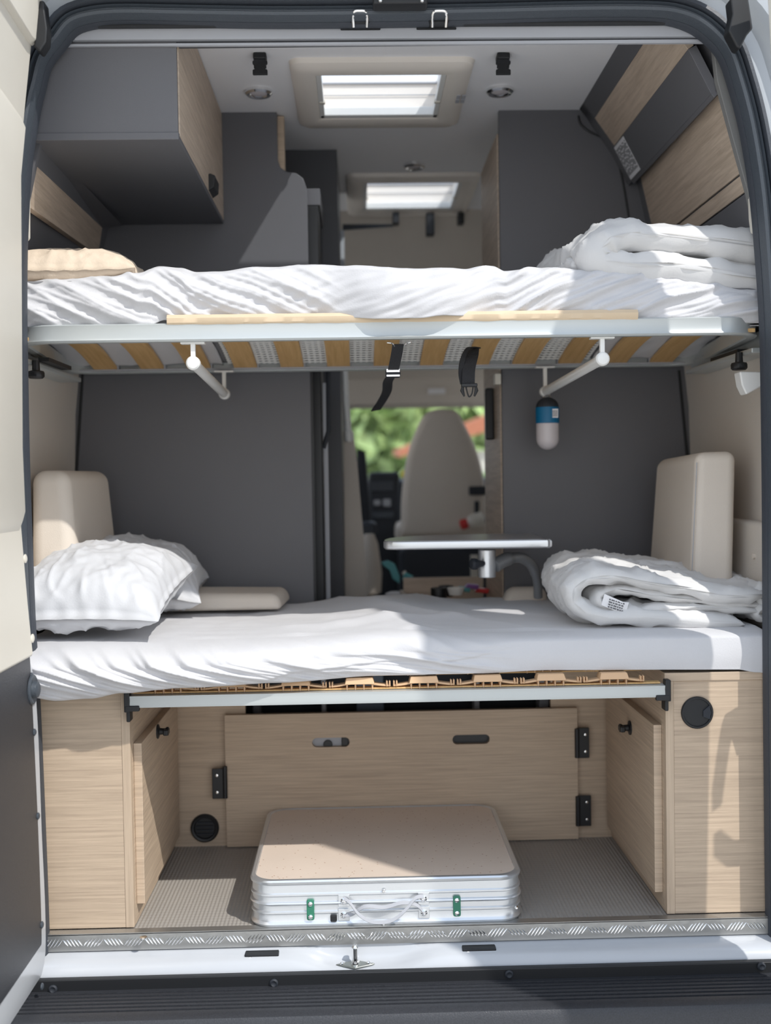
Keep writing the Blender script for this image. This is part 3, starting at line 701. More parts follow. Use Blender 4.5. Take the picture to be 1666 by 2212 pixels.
# ---- upper bunk frame ----
ub = thing('bunk_frame', 'silver upper bunk frame with bent beech slats', 'bed frame', (0, .4, 1.26))
ZR = 1.258
def frame_path(xn, xf_, y0, y1, r, n=8):
    pts = []
    for cx, cy, a, in ((-xf_+r, y1-r, 90), (-xn+r, y0+r, 180), (xn-r, y0+r, 270), (xf_-r, y1-r, 0)):
        for k in range(n+1): t = math.radians(a+90*k/n); pts.append(Vector((cx+r*math.cos(t), cy+r*math.sin(t), 0)))
    return pts
fp = frame_path(.815, .872, .035, .735, .095)
cxy = Vector((0, .385, 0))
pr = [(0, .035), (.004, .038), (.020, .038), (.024, .034), (.024, .002), (.020, -.001), (.002, -.001), (-.002, .003), (.001, .008), (.001, .030)]
rings = []
for i, p in enumerate(fp):
    t = (fp[(i+1) % len(fp)]-fp[i-1]).normalized(); nn = Vector((t.y, -t.x, 0))
    if nn.dot(p-cxy) < 0: nn = -nn
    rings.append([Vector((p.x-nn.x*a, p.y-nn.y*a, ZR+b)) for a, b in pr])
rings.append(rings[0])
place('rail', MB().loft(rings, True, False), alu, ub)
place('far_ledge', MB().box(-.83, .83, .69, .715, ZR+.004, ZR+.008).box(-.83, .83, .713, .716, ZR+.004, ZR+.028), headm, ub)
def arch(y): return .040*math.sin(math.pi*min(1, max(0, (y-.055)/.65)))
for i in range(13):
    x = -.761+i*.1265+.004; rg = []
    for k in range(13):
        y = .055+k*.05417; h = ZR+.006+arch(y); rg.append([(x-.031, y, h), (x+.031, y, h), (x+.031, y, h+.008), (x-.031, y, h+.008)])
    sl_ = place('slat', MB().loft(rg), slatw, ub)
    place('slat_cap', MB().box(x-.034, x+.036, .694, .712, ZR+.008, ZR+.026), headm, sl_)
for sgn in (-1, 1):
    m = MB().hexa([(sgn*.835, .06, ZR-.022), (sgn*.872, .06, ZR-.022), (sgn*.872, .70, ZR-.010), (sgn*.845, .70, ZR-.010)], [(sgn*.825, .06, ZR+.020), (sgn*.872, .06, ZR+.02), (sgn*.872, .70, ZR+.012), (sgn*.842, .70, ZR+.012)])
    place('side_support', m, alu, ub, bevel=.004)
    m = MB().box(min(sgn*.80, sgn*.86), max(sgn*.80, sgn*.86), .10, .60, ZR-.034, ZR-.022); place('bracket', m, alu, ub, bevel=.003)
    a = U(78 if sgn < 0 else 1597, 806 if sgn < 0 else 788, y=.16)
    place('clamp_knob', MB().lathe([(.008, .028), (.009, .006), (.017, .004), (.019, 0), (.019, -.008), (.015, -.012)], a, (0, 0, 1), 10), black, ub)
    px = (190, 770, 275, 800) if sgn < 0 else (1570, 760, 1650, 745)
    a = U(115 if sgn < 0 else 1580, 783 if sgn < 0 else 765, y=.30); place('slot_plate', MB().box(a.x-.012, a.x+.012, .22, .42, a.z-.006, a.z+.003), black, ub)
def strut(n0, n1, top0, top1):
    a = U(*n0, y=.055); b = U(*n1, y=.68)
    s = place('support_strut', MB().tube([a, b], .0115, 16), whitep, ub)
    for p in (a, b): place('joint', MB().lathe([(.004, -.014), (.012, -.012), (.015, -.008), (.015, .008), (.012, .012), (.004, .014)], p, (0, 1, 0), 20), whitep, s)
    for p in (a, b):
        zt = ZR-.001
        place('bracket', MB().box(p.x-.005, p.x+.005, p.y-.006, p.y+.006, p.z, zt-.003).box(p.x-.026, p.x+.026, p.y-.01, p.y+.01, zt-.004, zt), whitep, s, bevel=.001)
strut((418, 785), (485, 851), 0, 0); strut((1301, 776), (1178, 846), 0, 0)
# ventilation mat
m = MB(); zl = ZR+.052
for i in range(64): x = -.42+i*.0155; m.box(x-.0035, x+.0035, .07, .69, zl, zl+.004) if False else m.loft([[(x-.0035, y, ZR+.016+arch(y)), (x+.0035, y, ZR+.016+arch(y)), (x+.0035, y, ZR+.019+arch(y)), (x-.0035, y, ZR+.019+arch(y))] for y in [.07+.052*q for q in range(13)]])
for i in range(30): y = .08+i*.0208; m.box(-.425, .56, y-.0045, y+.0045, ZR+.0155+arch(y), ZR+.0185+arch(y))
tag(place('ventilation_mat', m, whitep, smooth=False), 'white lattice ventilation mat under the upper mattress', 'mat')
m = MB().prism([(.06+.0546*q, ZR+.024+arch(.06+.0546*q)) for q in range(13)]+[(.715, ZR+.135), (.06, ZR+.135)], -.85, .85, 'x')
tag(place('mattress', m, mat('grey mattress cover', (.22, .22, .23), .9), bevel=.004), 'grey mattress of the upper bunk, seen through the slats', 'mattress')
# tan board
bp0, bp1 = U(361, 700, y=.036), U(1378, 692, y=.036)
z_b = (bp0.z+bp1.z)/2
def boardfn():
    mb = MB(); rings = []
    for i in range(121):
        x = bp0.x+(bp1.x-bp0.x)*i/120; w = .0015*nz(Vector((x*22, 0, 3)))
        zt = z_b+.023+.0*w
        rings.append([(x, .038+w, z_b-.003), (x, .032+w, z_b+.004), (x, .031+w*2, z_b+.014), (x, .036+w, z_b+.0215+w*.7), (x, .044, z_b+.022+w*.7), (x, .050, z_b+.018), (x, .050, z_b-.003)])
    return mb.loft(rings)
tag(place('edge_bolster', boardfn(), vinyl), 'long tan vinyl bolster strip lying on the front rail of the upper bunk', 'bolster')
# upper sheet
topt = [(-60, 616), (55, 610), (120, 604), (230, 599), (300, 592), (345, 579), (390, 583), (425, 592), (470, 590), (560, 578), (680, 573), (760, 576), (860, 584), (1000, 583), (1040, 575), (1062, 576), (1090, 586), (1150, 581), (1190, 578), (1260, 584), (1400, 594), (1520, 612), (1650, 634), (1760, 650)]
bott = [(-60, 705), (330, 702), (362, 690), (366, 690), (480, 690), (600, 690), (690, 682), (750, 687), (820, 693), (900, 691), (960, 685), (1040, 681), (1060, 684), (1200, 686), (1380, 696), (1760, 697)]
def up_sheet(u, v):
    px = 10+1665*u; 
    pt = U(px, lerp_tab(topt, px), y=.10); pb = U(px, lerp_tab(bott, px), y=.045); x = pt.x
    H = pt.z-pb.z
    mid = sstep(680, 850, px)*(1-sstep(930, 1062, px))
    front = .048-.044*mid
    left = 1-sstep(600, 760, px); right = sstep(1000, 1120, px)
    if v < .35:
        t = v/.35; y = .70-.60*t; z = pt.z-.012*(1-t)
        d = .006*nz(Vector((x*6, y*7, 1)))
        return Vector((x, y, z+d-(.0 if t > .8 else .0)))
    s = (v-.35)/.65
    # rounded shoulder then drop
    if s < .25:
        a = s/.25*math.pi/2; y = .10-(.10-front-.004)*math.sin(a); z = pt.z-.022*(1-math.cos(a))
        nrm = Vector((0, -math.sin(a), math.cos(a)))
    else:
        t = (s-.25)/.75; y = front+.004-.012*math.sin(t*math.pi)*(1-t*.3); z = pt.z-.022-(H-.022)*t; nrm = Vector((0, -1, .15))
    sc = (s*H)
    f = left*folds(x, sc, -1.35, 0)*.9+right*folds(x, sc*1.2, 1.15, 5)*1.0
    f += .22*nz(Vector((x*26+s*8, sc*34, 14)))+.35*mid*folds(x*.6, sc, .3, 9)+.25*nz(Vector((x*14, sc*18, 4)))+.35*nz(Vector((x*4, sc*6, 8)))
    env = sstep(0, .25, s)*(.55+.45*(1-sstep(.9, 1, s)))
    return Vector((x, y, z))+nrm*(.018*f*env-.003)
o = cloth(up_sheet, 520, 84, 'bed_sheet', sheetm, sub=0, th=.0025)
tag(o, 'wrinkled white fitted sheet on the upper bunk', 'bed sheet')
m = MB()
def und(x0, x1, seed):
    def f(u, v):
        x = x0+(x1-x0)*u; y = .06+.64*v
        return Vector((x, y, ZR+.017+arch(y)+.004*nz(Vector((x*12, y*14, seed)))+.003*abs(math.sin(x*40+y*25+2*nz(Vector((x*5, y*5, 0)))))))
    return f
cloth(und(-.86, -.44, 3), 50, 50, 'tucked_hem', sheetm, o, th=.002, sub=0)
cloth(und(.57, .86, 6), 50, 50, 'tucked_hem', sheetm, o, th=.002, sub=0)

# ---- lower bunk ----
lb = thing('slat_frame', 'lower bunk base: aluminium rail with tan plastic spring elements', 'bed base', (0, .3, .48))
ra, rb = U(272, 1516, y=-.004), U(1422, 1492, y=-.004); zr = (ra.z+rb.z)/2
place('rail', MB().prism([(-.008, zr-.013), (-.010, zr-.006), (-.008, zr+.004), (-.010, zr+.012), (.016, zr+.013), (.016, zr-.013)], -.566, .572, 'x'), alu, lb)
place('rear_rail', MB().box(-.566, .572, .52, .545, zr-.013, zr+.013), alu, lb)
for sgn in (-1, 1):
    x0 = -.571 if sgn < 0 else .577
    place('rail_bracket', MB().box(x0-.006, x0+.006, -.012, .010, zr-.022, zr+.024).box(x0-(.004 if sgn < 0 else .026), x0+(.026 if sgn < 0 else .004), -.013, .0, zr-.020, zr-.008).box(x0-.004, x0+.004, .0, .03, zr-.045, zr-.01), black, lb, bevel=.002)
def spring(x, y, parent):
    mb = MB(); rg = []
    for k in range(17):
        t = -1+k/8; h = .0035*math.cos(t*math.pi*1.0)
        rg.append([(x+t*.066, y-.010, zr+.022+h), (x+t*.066, y+.010, zr+.022+h), (x+t*.066, y+.010, zr+.027+h), (x+t*.066, y-.010, zr+.027+h)])
    mb.loft(rg)
    mb.hexa([(x-.032, y-.020, zr+.026), (x+.032, y-.020, zr+.026), (x+.032, y+.020, zr+.026), (x-.032, y+.020, zr+.026)], [(x-.028, y-.014, zr+.040), (x+.028, y-.014, zr+.040), (x+.028, y+.014, zr+.040), (x-.028, y+.014, zr+.040)])
    for k in range(4): xx = x-.027+k*.018; mb.box(xx-.002, xx+.002, y-.012, y+.012, zr+.013, zr+.026)
    for xx in (x-.064, x-.058, x+.058, x+.064): mb.box(xx-.0018, xx+.0018, y-.013, y+.0, zr+.019, zr+.032)
    return place('spring_element', mb, springm, parent, bevel=.0015, seg=1)
xs = [U(c, 1470, y=.02).x for c in (502, 640, 777, 915, 1052, 1188, 1323)]
first = None
xs = [xs[0]-.135]+xs
for row in range(4):
    for x in xs:
        if first is None: first = spring(xs[0], .016, lb)
        elif True:
            c = first.copy(); COL.objects.link(c); c.parent = lb
            if not (row == 0 and x == xs[0]): c.location = (x-xs[0], row*.16, 0)
bpy.data.objects.remove(lb.children[-1], do_unlink=True) if False else None
for row in range(4):
    place('cross_slat', MB().box(-.56, .565, row*.16+.006, row*.16+.026, zr+.014, zr+.017), slatw, lb)
m = MB().box(-.84, .84, .03, .72, .535, .61)
tag(place('mattress', m, bpy.data.materials['grey mattress cover'], bevel=.02), 'mattress of the lower bunk, hidden under its white sheet', 'mattress')
lot = [(20, 1500), (75, 1499), (130, 1506), (200, 1502), (270, 1490), (400, 1479), (600, 1471), (830, 1459), (1030, 1456), (1200, 1450), (1500, 1449), (1600, 1449), (1640, 1455), (1700, 1462)]
def lo_sheet(u, v):
    px = 25+1640*u
    pb = U(px, lerp_tab(lot, px), y=.0); x = pb.x; zt = .618
    L = 1-sstep(350, 900, px); R_ = sstep(950, 1150, px)
    zt += -.004*L+.010*math.exp(-((px-850)/130)**2)
    if v < .42:
        t = v/.42; y = .735-.66*t
        z = zt+.007*(1-sstep(.3, .8, t))*math.exp(-((px-880)/110)**2)
        r = math.sin(9*y+22*(x+.1)*.6+3*nz(Vector((x*2, y*3, 5))))
        z += (.0045+.005*(1-R_))*(1-abs(r))**1.5*sstep(430, 760, px)*(1-sstep(1150, 1400, px)) + .0035*nz(Vector((x*5, y*6, 2)))*(1-.6*R_)
        # ridge of bunched cloth starting left-middle
        z += .009*(1-R_)*math.exp(-((y-.20-.35*max(0, x+.15))/.035)**2)*sstep(-.35, -.1, x)
        z += .002*nz(Vector((x*20, y*24, 2)))*(1-R_)
        return Vector((x, y, z))
    s = (v-.42)/.58; H = zt-pb.z
    rad = .032*(1-R_)+.012*R_+.004; fy = .016-.070*L*(1-.2*s)-.010*(1-R_)
    if s < .3:
        a = s/.3*math.pi/2; y = .075-(.075-fy)*math.sin(a); z = zt-rad*(1-math.cos(a)); nrm = Vector((0, -math.sin(a), math.cos(a)))
    else:
        t = (s-.3)/.7; y = fy-.010*L*math.sin(t*math.pi)-.004*math.sin(t*math.pi)+(.02*L*t*t); z = zt-rad-(H-rad)*t; nrm = Vector((0, -1, .1))
    sc = s*H
    f = L*folds(x, sc, -1.9, 11)*1.25+(1-L)*(1-R_)*folds(x*.35, sc*1.6, -.9, 3)*.8+R_*.10*nz(Vector((x*10, sc*9, 2)))+.22*(1-R_*.8)*nz(Vector((x*18, sc*30, 4)))
    # hem step where the towelling top meets the plain skirt
    hem = lerp_tab([(-.8, .13), (-.5, .13), (-.37, .105), (-.2, .055), (.05, .050), (.3, .028), (.8, .026)], x)
    f += .35*sstep(hem+.004, hem-.004, sc) if False else .30*(1-sstep(hem-.003, hem+.003, sc))*(1-R_)
    return Vector((x, y, z))+nrm*(.017*f*sstep(0, .3, s)*(1-.5*sstep(.93, 1, s))-.001)
o = cloth(lo_sheet, 520, 110, 'bed_sheet', sheetm, sub=0, th=.0025)
tag(o, 'rumpled white fitted sheet on the lower bunk', 'bed sheet')
hm = cloth(lambda u, v: Vector((-.80+.045*u*1.6, .0, .5)), 3, 3, 'x', sheetm) if False else None

# =================== SOFT THINGS ===================
def pillow(name, c, hx, hy, h, rot, mt, lab, cat='pillow', wr=1.0, tilt=(0, 0), n=90, seed=0, group=None, parent=None, stretchy=1):
    mb = MB(); q = Matrix.Rotation(rot, 3, 'Z') @ Matrix.Rotation(tilt[0], 3, 'X') @ Matrix.Rotation(tilt[1], 3, 'Y')
    c = Vector(c); zmin = .625 if c.z < 1 else 1.38
    def P(u, v, sg):
        # pinch corners
        k = 1-.10*(1-u*u)*abs(v)**3-.0; kx = 1-.10*(1-v*v)*abs(u)**3
        e = max(0, (1-abs(u)**2.4))*max(0, (1-abs(v)**2.4)); zz = h*(e**.5)
        ang = math.atan2(v, u); rr = max(abs(u), abs(v))
        wv = wr*(.004*(1-abs(math.sin(ang*9+seed+2*nz(Vector((u*2, v*2, seed))))))**2*sstep(.25, .9, rr)*(1-sstep(.93, 1, rr))+.010*nz(Vector((u*2.5, v*2.5, seed+sg)))*(1-sstep(.8, 1, rr))+.006*(1-abs(math.sin(u*11+v*3+seed+3*nz(Vector((u*2, v*2, seed+5))))))**2*sstep(.1, .6, abs(nz(Vector((u*1.5, v*1.5, seed+9))))*2)*(1-sstep(.85, 1, rr))+.003*nz(Vector((u*9, v*9, seed+sg)))*(1-sstep(.9, 1, rr)))
        edge = wr*.003*math.sin(ang*26+seed)*sstep(.9, 1, rr)
        p = c+q @ Vector((u*hx*kx+edge*.5*u, v*hy*k+edge*.5*v, sg*(zz*(1 if sg > 0 else .5)+wv)+edge*.3)); p.z = max(p.z, zmin+.1*(p.z-zmin)); return p
    for sg in (1, -1):
        mb.loft([[P(-1+2*i/n, -1+2*j/n, sg) for j in range(n+1)] for i in range(n+1)], False, False)
    o = place(name, mb, mt, parent, angle=180)
    w = o.modifiers.new('weld', 'WELD'); w.merge_threshold = .0008
    if parent is None: tag(o, lab, cat, group)
    return o
# upper beige pillow
pc = U(110, 590, y=.30)
bpil = pillow('pillow', (-.715, .27, 1.42), .165, .20, .072, 0, beigecloth, 'beige cotton pillow at the left end of the upper bunk', seed=3, wr=.8)
place('piping', MB().tube(smoothpath([U(50, 574, y=.11), U(110, 568, y=.11), U(160, 566, y=.11), U(225, 568, y=.12), U(275, 585, y=.14), U(295, 595, y=.2)], 6), .0012, 6), seatdark, bpil)
# lower pillows
pc = U(150, 1270, y=.16)
p1 = pillow('pillow', (-.675, .225, .705), .185, .205, .104, math.radians(-4), pillowm, 'plump white pillow at the left front of the lower bunk', seed=1, wr=1.1, tilt=(math.radians(12), 0), group='white pillows')
p2 = pillow('pillow', (-.665, .56, .700), .185, .17, .115, math.radians(4), pillowm, 'white pillow in shade behind the front pillow on the lower bunk', seed=8, wr=1.2, tilt=(math.radians(6), math.radians(8)), group='white pillows')
def softbox(name, pts_lo, pts_hi, mt, lab, cat, bev=.03, seams=True, group=None):
    mb = MB().hexa(pts_lo, pts_hi)
    t = thing(name, lab, cat, sum([Vector(p) for p in pts_lo], Vector())/4, group)
    o = place('cover', mb, mt, t, bevel=bev, seg=5)
    if seams:
        P = [Vector(p) for p in list(pts_lo)+list(pts_hi)]
    return t
# backrest cushions
a, b = U(165, 1030, x=-.735), None
t1 = softbox('backrest_cushion', [(-.852, .27, .62), (-.735, .27, .62), (-.715, .67, .62), (-.852, .67, .62)], [(-.852, .30, .99), (-.765, .30, .99), (-.745, .66, .99), (-.855, .66, .99)], seatm, 'beige upholstered cushion standing on end at left of lower bunk', 'cushion', group='standing beige cushions')

t2 = softbox('backrest_cushion', [(.700, .24, .62), (.80, .23, .62), (.81, .64, .62), (.700, .64, .62)], [(.722, .25, 1.01), (.815, .24, 1.01), (.82, .60, 1.01), (.727, .63, .995)], seatm, 'beige upholstered cushion standing on end at right of lower bunk', 'cushion', bev=.022, group='standing beige cushions')
place('seam', MB().tube([(.7012, .2415, .64), (.7225, .2515, .985)], .0010, 6), headm, t2)
softbox('seat_cushion', [(-.60, .50, .625), (-.275, .50, .625), (-.265, .73, .625), (-.60, .73, .625)], [(-.60, .52, .672), (-.29, .52, .665), (-.28, .72, .665), (-.60, .72, .672)], seatm, 'flat beige cushion lying behind the pillows on the lower bunk', 'cushion', bev=.018)
a = U(1120, 1275, y=.70); softbox('headrest_cushion', [(a.x-.05, .66, .61), (a.x+.08, .66, .61), (a.x+.08, .73, .61), (a.x-.05, .73, .61)], [(a.x-.03, .67, .655), (a.x+.07, .67, .655), (a.x+.07, .72, .655), (a.x-.03, .72, .655)], seatm, 'small beige cushion end below the arm of the swing table', 'cushion', bev=.02)

def duvet(path, ext, th, nlen, mt, seed, amp=.008, taper=.15, wfreq=1.0, y0=0):
    """thick quilt: path in (x,z) swept along ext; outline loop round the path"""
    P = smoothpath([Vector((a, 0, b)) for a, b in path], 10); n = len(P); ext = Vector(ext); mb = MB(); rings = []
    for k in range(nlen+1):
        s = k/nlen
        endf = min(1, math.sqrt(max(0, 1-(1-min(1, s/taper))**2)) if s < taper else 1)*min(1, math.sqrt(max(0, 1-(1-min(1, (1-s)/taper))**2)) if s > 1-taper else 1)
        endf = .12+.88*endf
        loop = []
        for side in (1, -1):
            idx = range(n) if side > 0 else range(n-1, -1, -1)
            for i in idx:
                tg = (P[min(i+1, n-1)]-P[max(i-1, 0)]).normalized(); nn = Vector((-tg.z, 0, tg.x))
                e = min(1, i/4, (n-1-i)/4) if True else 1
                tt = th(i/(n-1)) if callable(th) else th
                q = P[i]+nn*side*tt*.5*endf*(max(e, .05)**.5)
                w = amp*(nz(Vector((q.x*9*wfreq+seed, s*5, q.z*9+side)))+.6*nz(Vector((q.x*22*wfreq, s*11+seed, q.z*22+side*3)))+.9*(1-abs(math.sin(q.x*26*wfreq+q.z*30+s*9+4*nz(Vector((q.x*5, s*5, seed))))))**3+.35*nz(Vector((q.x*50, s*26+seed, q.z*50))))
                q = q+nn*side*w*endf
                loop.append(q+ext*s+Vector((0, y0+.012*nz(Vector((i*.15, seed, s*3))), 0)))
        rings.append(loop)
    return mb.loft(rings)
def xz(px, py, y): p = U(px, py, y=y); return (p.x, p.z)
# upper duvet (folded once, bend at left)
pth = [xz(1700, 545, .07), xz(1560, 527, .07), xz(1430, 513, .07), xz(1345, 512, .07), xz(1305, 530, .07), xz(1300, 560, .07), xz(1345, 575, .07), xz(1440, 578, .07), xz(1560, 592, .07), xz(1700, 618, .07)]
pth = [(x, z) for x, z in pth]
d1 = place('duvet', duvet(pth, (-.06, .46, 0), .072, 60, duvetm, 3, amp=.011, taper=.10, y0=.045), duvetm, angle=180)
tag(d1, 'white duvet folded double on the right end of the upper bunk', 'duvet')
pl = [xz(1225, 582, .2), xz(1265, 560, .2), xz(1310, 530, .2), xz(1350, 560, .2), xz(1420, 580, .2)]
m = MB()
place('folded_corner', duvet([xz(1232, 580, .12), xz(1262, 566, .12), xz(1298, 540, .12), xz(1330, 520, .12), xz(1400, 540, .12)], (-.02, .30, 0), .040, 40, duvetm, 9, amp=.008, taper=.2, y0=.10), duvetm, d1, angle=180)
# lower duvet : rolled bundle with the curl facing the doorway
Y = .10
outer = [xz(1600, 1345, Y), xz(1500, 1338, Y), xz(1400, 1330, Y), xz(1300, 1330, Y), xz(1245, 1310, Y), xz(1235, 1275, Y), xz(1265, 1250, Y), xz(1330, 1245, Y), xz(1400, 1258, Y), xz(1480, 1268, Y), xz(1560, 1285, Y), xz(1655, 1280, Y)]
d2 = place('duvet', duvet(outer, (.02, .44, .01), .044, 60, duvetm, 12, amp=.010, taper=.12, y0=Y-.03), duvetm, angle=180)
tag(d2, 'white duvet rolled up loosely on the right end of the lower bunk', 'duvet')
inner = [xz(1650, 1322, Y), xz(1540, 1312, Y), xz(1440, 1314, Y), xz(1350, 1318, Y), xz(1300, 1304, Y), xz(1298, 1283, Y), xz(1335, 1272, Y), xz(1400, 1284, Y), xz(1480, 1292, Y), xz(1560, 1303, Y), xz(1660, 1306, Y)]
place('inner_fold', duvet(inner, (-.05, .36, .0), .020, 50, duvetm, 31, amp=.006, taper=.08, y0=Y-.012, wfreq=1.6), duvetm, d2, angle=180)
back = [xz(1300, 1300, .36), xz(1250, 1270, .36), xz(1280, 1240, .36), xz(1340, 1230, .36), xz(1430, 1240, .36), xz(1560, 1262, .36), xz(1700, 1262, .36)]
place('rear_fold', duvet(back, (.02, .26, -.0), .050, 40, duvetm, 5, amp=.009, taper=.25, y0=.26), duvetm, d2, angle=180)
place('end_fold', duvet([xz(1655, 1262, Y), xz(1636, 1280, Y), xz(1645, 1305, Y), xz(1632, 1325, Y), xz(1650, 1340, Y)], (0, .3, 0), .022, 30, duvetm, 15, amp=.006, taper=.1, y0=Y-.02), duvetm, d2, angle=180)
a = U(1330, 1304, y=.085); ct = place('care_tag', MB().ribbon([a+Vector((-.028, 0, .010)), a+Vector((-.01, -.004, .002)), a+Vector((.012, -.004, -.008)), a+Vector((.026, .0, -.010))], .026, .001, (.25, -.15, 1)), paperm, d2)
mbt = MB(); text_lines(mbt, a+Vector((.0, -.0055, -.003)), Vector((1, 0, -.33)).normalized(), Vector((.2, 0, 1)).normalized(), .040, .022, 4, Vector((0, -1, 0)), 8); place('print', mbt, inkm, ct)
# =================== LUGGAGE BAY ===================
CT = .530
def tabc(x0, x1, sgn):
    return None
cl = thing('storage_cabinet', 'light oak storage cabinet under the lower bunk, left side of the bay', 'cabinet', (-.67, .28, 0), 'oak bay cabinets')
xi = -.572
place('front_panel', MB().box(-.796, xi-.018, .02, .036, .004, CT-.018), wood, cl, bevel=.001)
place('edge_band', MB().box(xi-.018, xi, .019, .038, .004, CT-.018), woodv, cl, bevel=.001)
place('top_board', MB().box(-.80, xi+.002, .017, YG, CT-.018, CT), wood, cl, bevel=.001)
place('inner_side', MB().box(xi-.018, xi, .038, YG, .004, CT-.018), wood, cl)
def innerdoor(t, sgn, x, pn):
    a0 = U(*pn[0], y=.05); a1 = U(*pn[1], y=.05)
    z1, z0_ = a0.z, a1.z
    place('door', MB().box(min(x, x+sgn*.018), max(x, x+sgn*.018), .05, YG-.035, z0_, z1), wood, t, bevel=.0015)
    return z0_, z1
innerdoor(cl, 1, xi, ((283, 1606), (283, 1953)))
def latch(t, p, sgn):
    q = place('latch', MB().lathe([(.017, 0), (.017, .003), (.008, .006), (.007, .018), (.010, .022), (.010, .026)], p, (sgn, 0, 0), 16), black, t)
    place('latch_grip', MB().box(min(p.x+sgn*.016, p.x+sgn*.028), max(p.x+sgn*.016, p.x+sgn*.028), p.y-.020, p.y+.008, p.z-.007, p.z+.007), black, q, bevel=.003)
latch(cl, U(340, 1580, x=xi+.018), 1)
cr = thing('storage_cabinet', 'light oak storage cabinet with black cable grommet, right side of the bay', 'cabinet', (.67, .28, 0), 'oak bay cabinets')
xj = .579
place('front_panel', MB().box(xj+.018, .797, .02, .036, .004, CT-.018), wood, cr, bevel=.001)
place('edge_band', MB().box(xj, xj+.018, .019, .038, .004, CT-.018), woodv, cr, bevel=.001)
place('top_board', MB().box(xj-.002, .80, .017, YG, CT-.018, CT), wood, cr, bevel=.001)
place('inner_side', MB().box(xj, xj+.018, .038, YG, .004, CT-.018), wood, cr)
innerdoor(cr, -1, xj, ((1408, 1566), (1408, 1928)))
latch(cr, U(1362, 1572, x=xj-.018), -1)
g = U(1506, 1539, y=.019)
gr = place('cable_grommet', MB().lathe([(.035, 0), (.035, .003), (.0335, .005), (.030, .005), (.029, .002), (.001, .002)], g, (0, -1, 0), 40), black, cr)
place('grommet_flap', MB().prism([(g.x+.012, g.z+.004), (g.x+.026, g.z+.016), (g.x+.029, g.z), (g.x+.026, g.z-.014), (g.x+.012, g.z-.008)], .013, .017), seatdark, gr)
# rear wall of the bay
o0 = P2(530, 1530, YG); o1 = P2(1190, 1530, YG)
zt = CT; mb = MB()
mb.box(xi-.02, o0[0], YG, YG+.016, 0, zt).box(o1[0], xj+.02, YG, YG+.016, 0, zt).box(o0[0], o1[0], YG, YG+.016, 0, .30)
struct(place('wall_front_bay', mb, wood), 'oak partition at the back of the luggage bay')
m = MB().box(xi-.02, xi+.001, .018, YG, -.001, .012); 
# dark sheet standing in for the unlit space behind the bay
m = MB().box(-.57, .57, YG+.18, YG+.20, .0, CT); tag(place('dark_space_sheet', m, seatdark), 'dark sheet standing in for the unlit space in the gap above the loose board', 'panel')
for px, w, mt in ((555, 18, dark), (700, 10, headm), (800, 60, mat('bluish container', (.10, .13, .17), .5)), (1030, 12, headm), (1175, 22, headm)):
    a = U(px, 1530, y=YG+.10); k = 3.0/2400*w/2
    tag(place('stored_item', MB().box(a.x-k, a.x+k, YG+.09, YG+.15, .001, .51), mt, bevel=.004), {18: 'dark upright behind the loose board, far left of the gap', 10: 'thin grey upright in the gap over the board, left part', 60: 'bluish container in the gap over the loose board', 12: 'thin grey upright in the gap over the board, right part', 22: 'grey tube at right end of the gap over the board'}[w], 'stored item')
# loose oak board with slots and hinges
yb = YG-.020
bt0 = U(485, 1545, y=yb); bt1 = U(1247, 1530, y=yb); bb = U(700, 1822, y=yb)
board = thing('hatch_board', 'large light oak board closing the back of the bay, with hand slots', 'board', ((bt0.x+bt1.x)/2, yb, 0))
zt2 = (bt0.z+bt1.z)/2; 
def slotboard():
    # board with two stadium holes: build as strips around the holes
    hs = []
    for px, py in ((715, 1604), (1018, 1597)):
        c = U(px, py, y=yb); hs.append(c)
    zc = (hs[0].z+hs[1].z)/2; r = .0125; hw = .049; x0, x1 = bt0.x, bt1.x
    loops = [[(x0, .003), (x1, .003), (x1, zt2), (x0, zt2)]]+[list(reversed(rrect(c.x-hw, c.x+hw, zc-r, zc+r, r-.0001, 8))) for c in hs]
    from mathutils.geometry import tessellate_polygon
    tri = tessellate_polygon([[Vector((x, z, 0)) for x, z in l] for l in loops])
    flat = [p for l in loops for p in l]; mb = MB(); N = len(flat)
    fs = [tuple(t) for t in tri]+[tuple(i+N for i in reversed(t)) for t in tri]; o = 0
    for l in loops:
        n = len(l); fs += [(o+i, o+(i+1) % n, o+(i+1) % n+N, o+i+N) for i in range(n)]; o += n
    mb.add([(x, yb, z) for x, z in flat]+[(x, yb+.016, z) for x, z in flat], fs)
    return mb, hs, zc
mb, hs, zc = slotboard(); place('panel', mb, wood, board, angle=20)
for i, c in enumerate(hs):
    m = MB().prism(rrect(c.x-.052, c.x+.052, zc-.015, zc+.015, .0149, 8), yb+.0155, yb+.020); place('slot_backing', m, headm if i == 0 else black, board)
    if i == 0: place('slot_latch', MB().box(c.x+.028, c.x+.046, yb+.008, yb+.0155, zc-.012, zc+.012).lathe([(.012, 0), (.012, .004)], (c.x-.008, yb+.013, zc-.008), (0, -1, 0), 16), black, board, bevel=.003)
def hinge(px0, py0, px1, py1, lab, left):
    a = U(px0, py1, y=yb-.004); b = U(px1, py0, y=yb-.004)
    q = thing('panel_hinge', lab, 'hinge', (a.x, a.y, a.z), 'black panel hinges')
    place('leaf', MB().box(a.x, b.x, yb-.005, yb+.012 if False else yb-.0005, a.z, b.z), black, q, bevel=.0015)
    kx = b.x if left else a.x
    place('knuckle', MB().tube([(kx, yb-.006, a.z+.002), (kx, yb-.006, b.z+(.006 if left else -.002))], .006, 12), black, q)
    for f in (.22, .78): place('screw', MB().lathe([(.0035, 0), (.0035, .0015), (.001, .002)], ((a.x+b.x)/2+(-.004 if left else .006), yb-.0055, a.z+(b.z-a.z)*f), (0, -1, 0), 10), chrome, q)
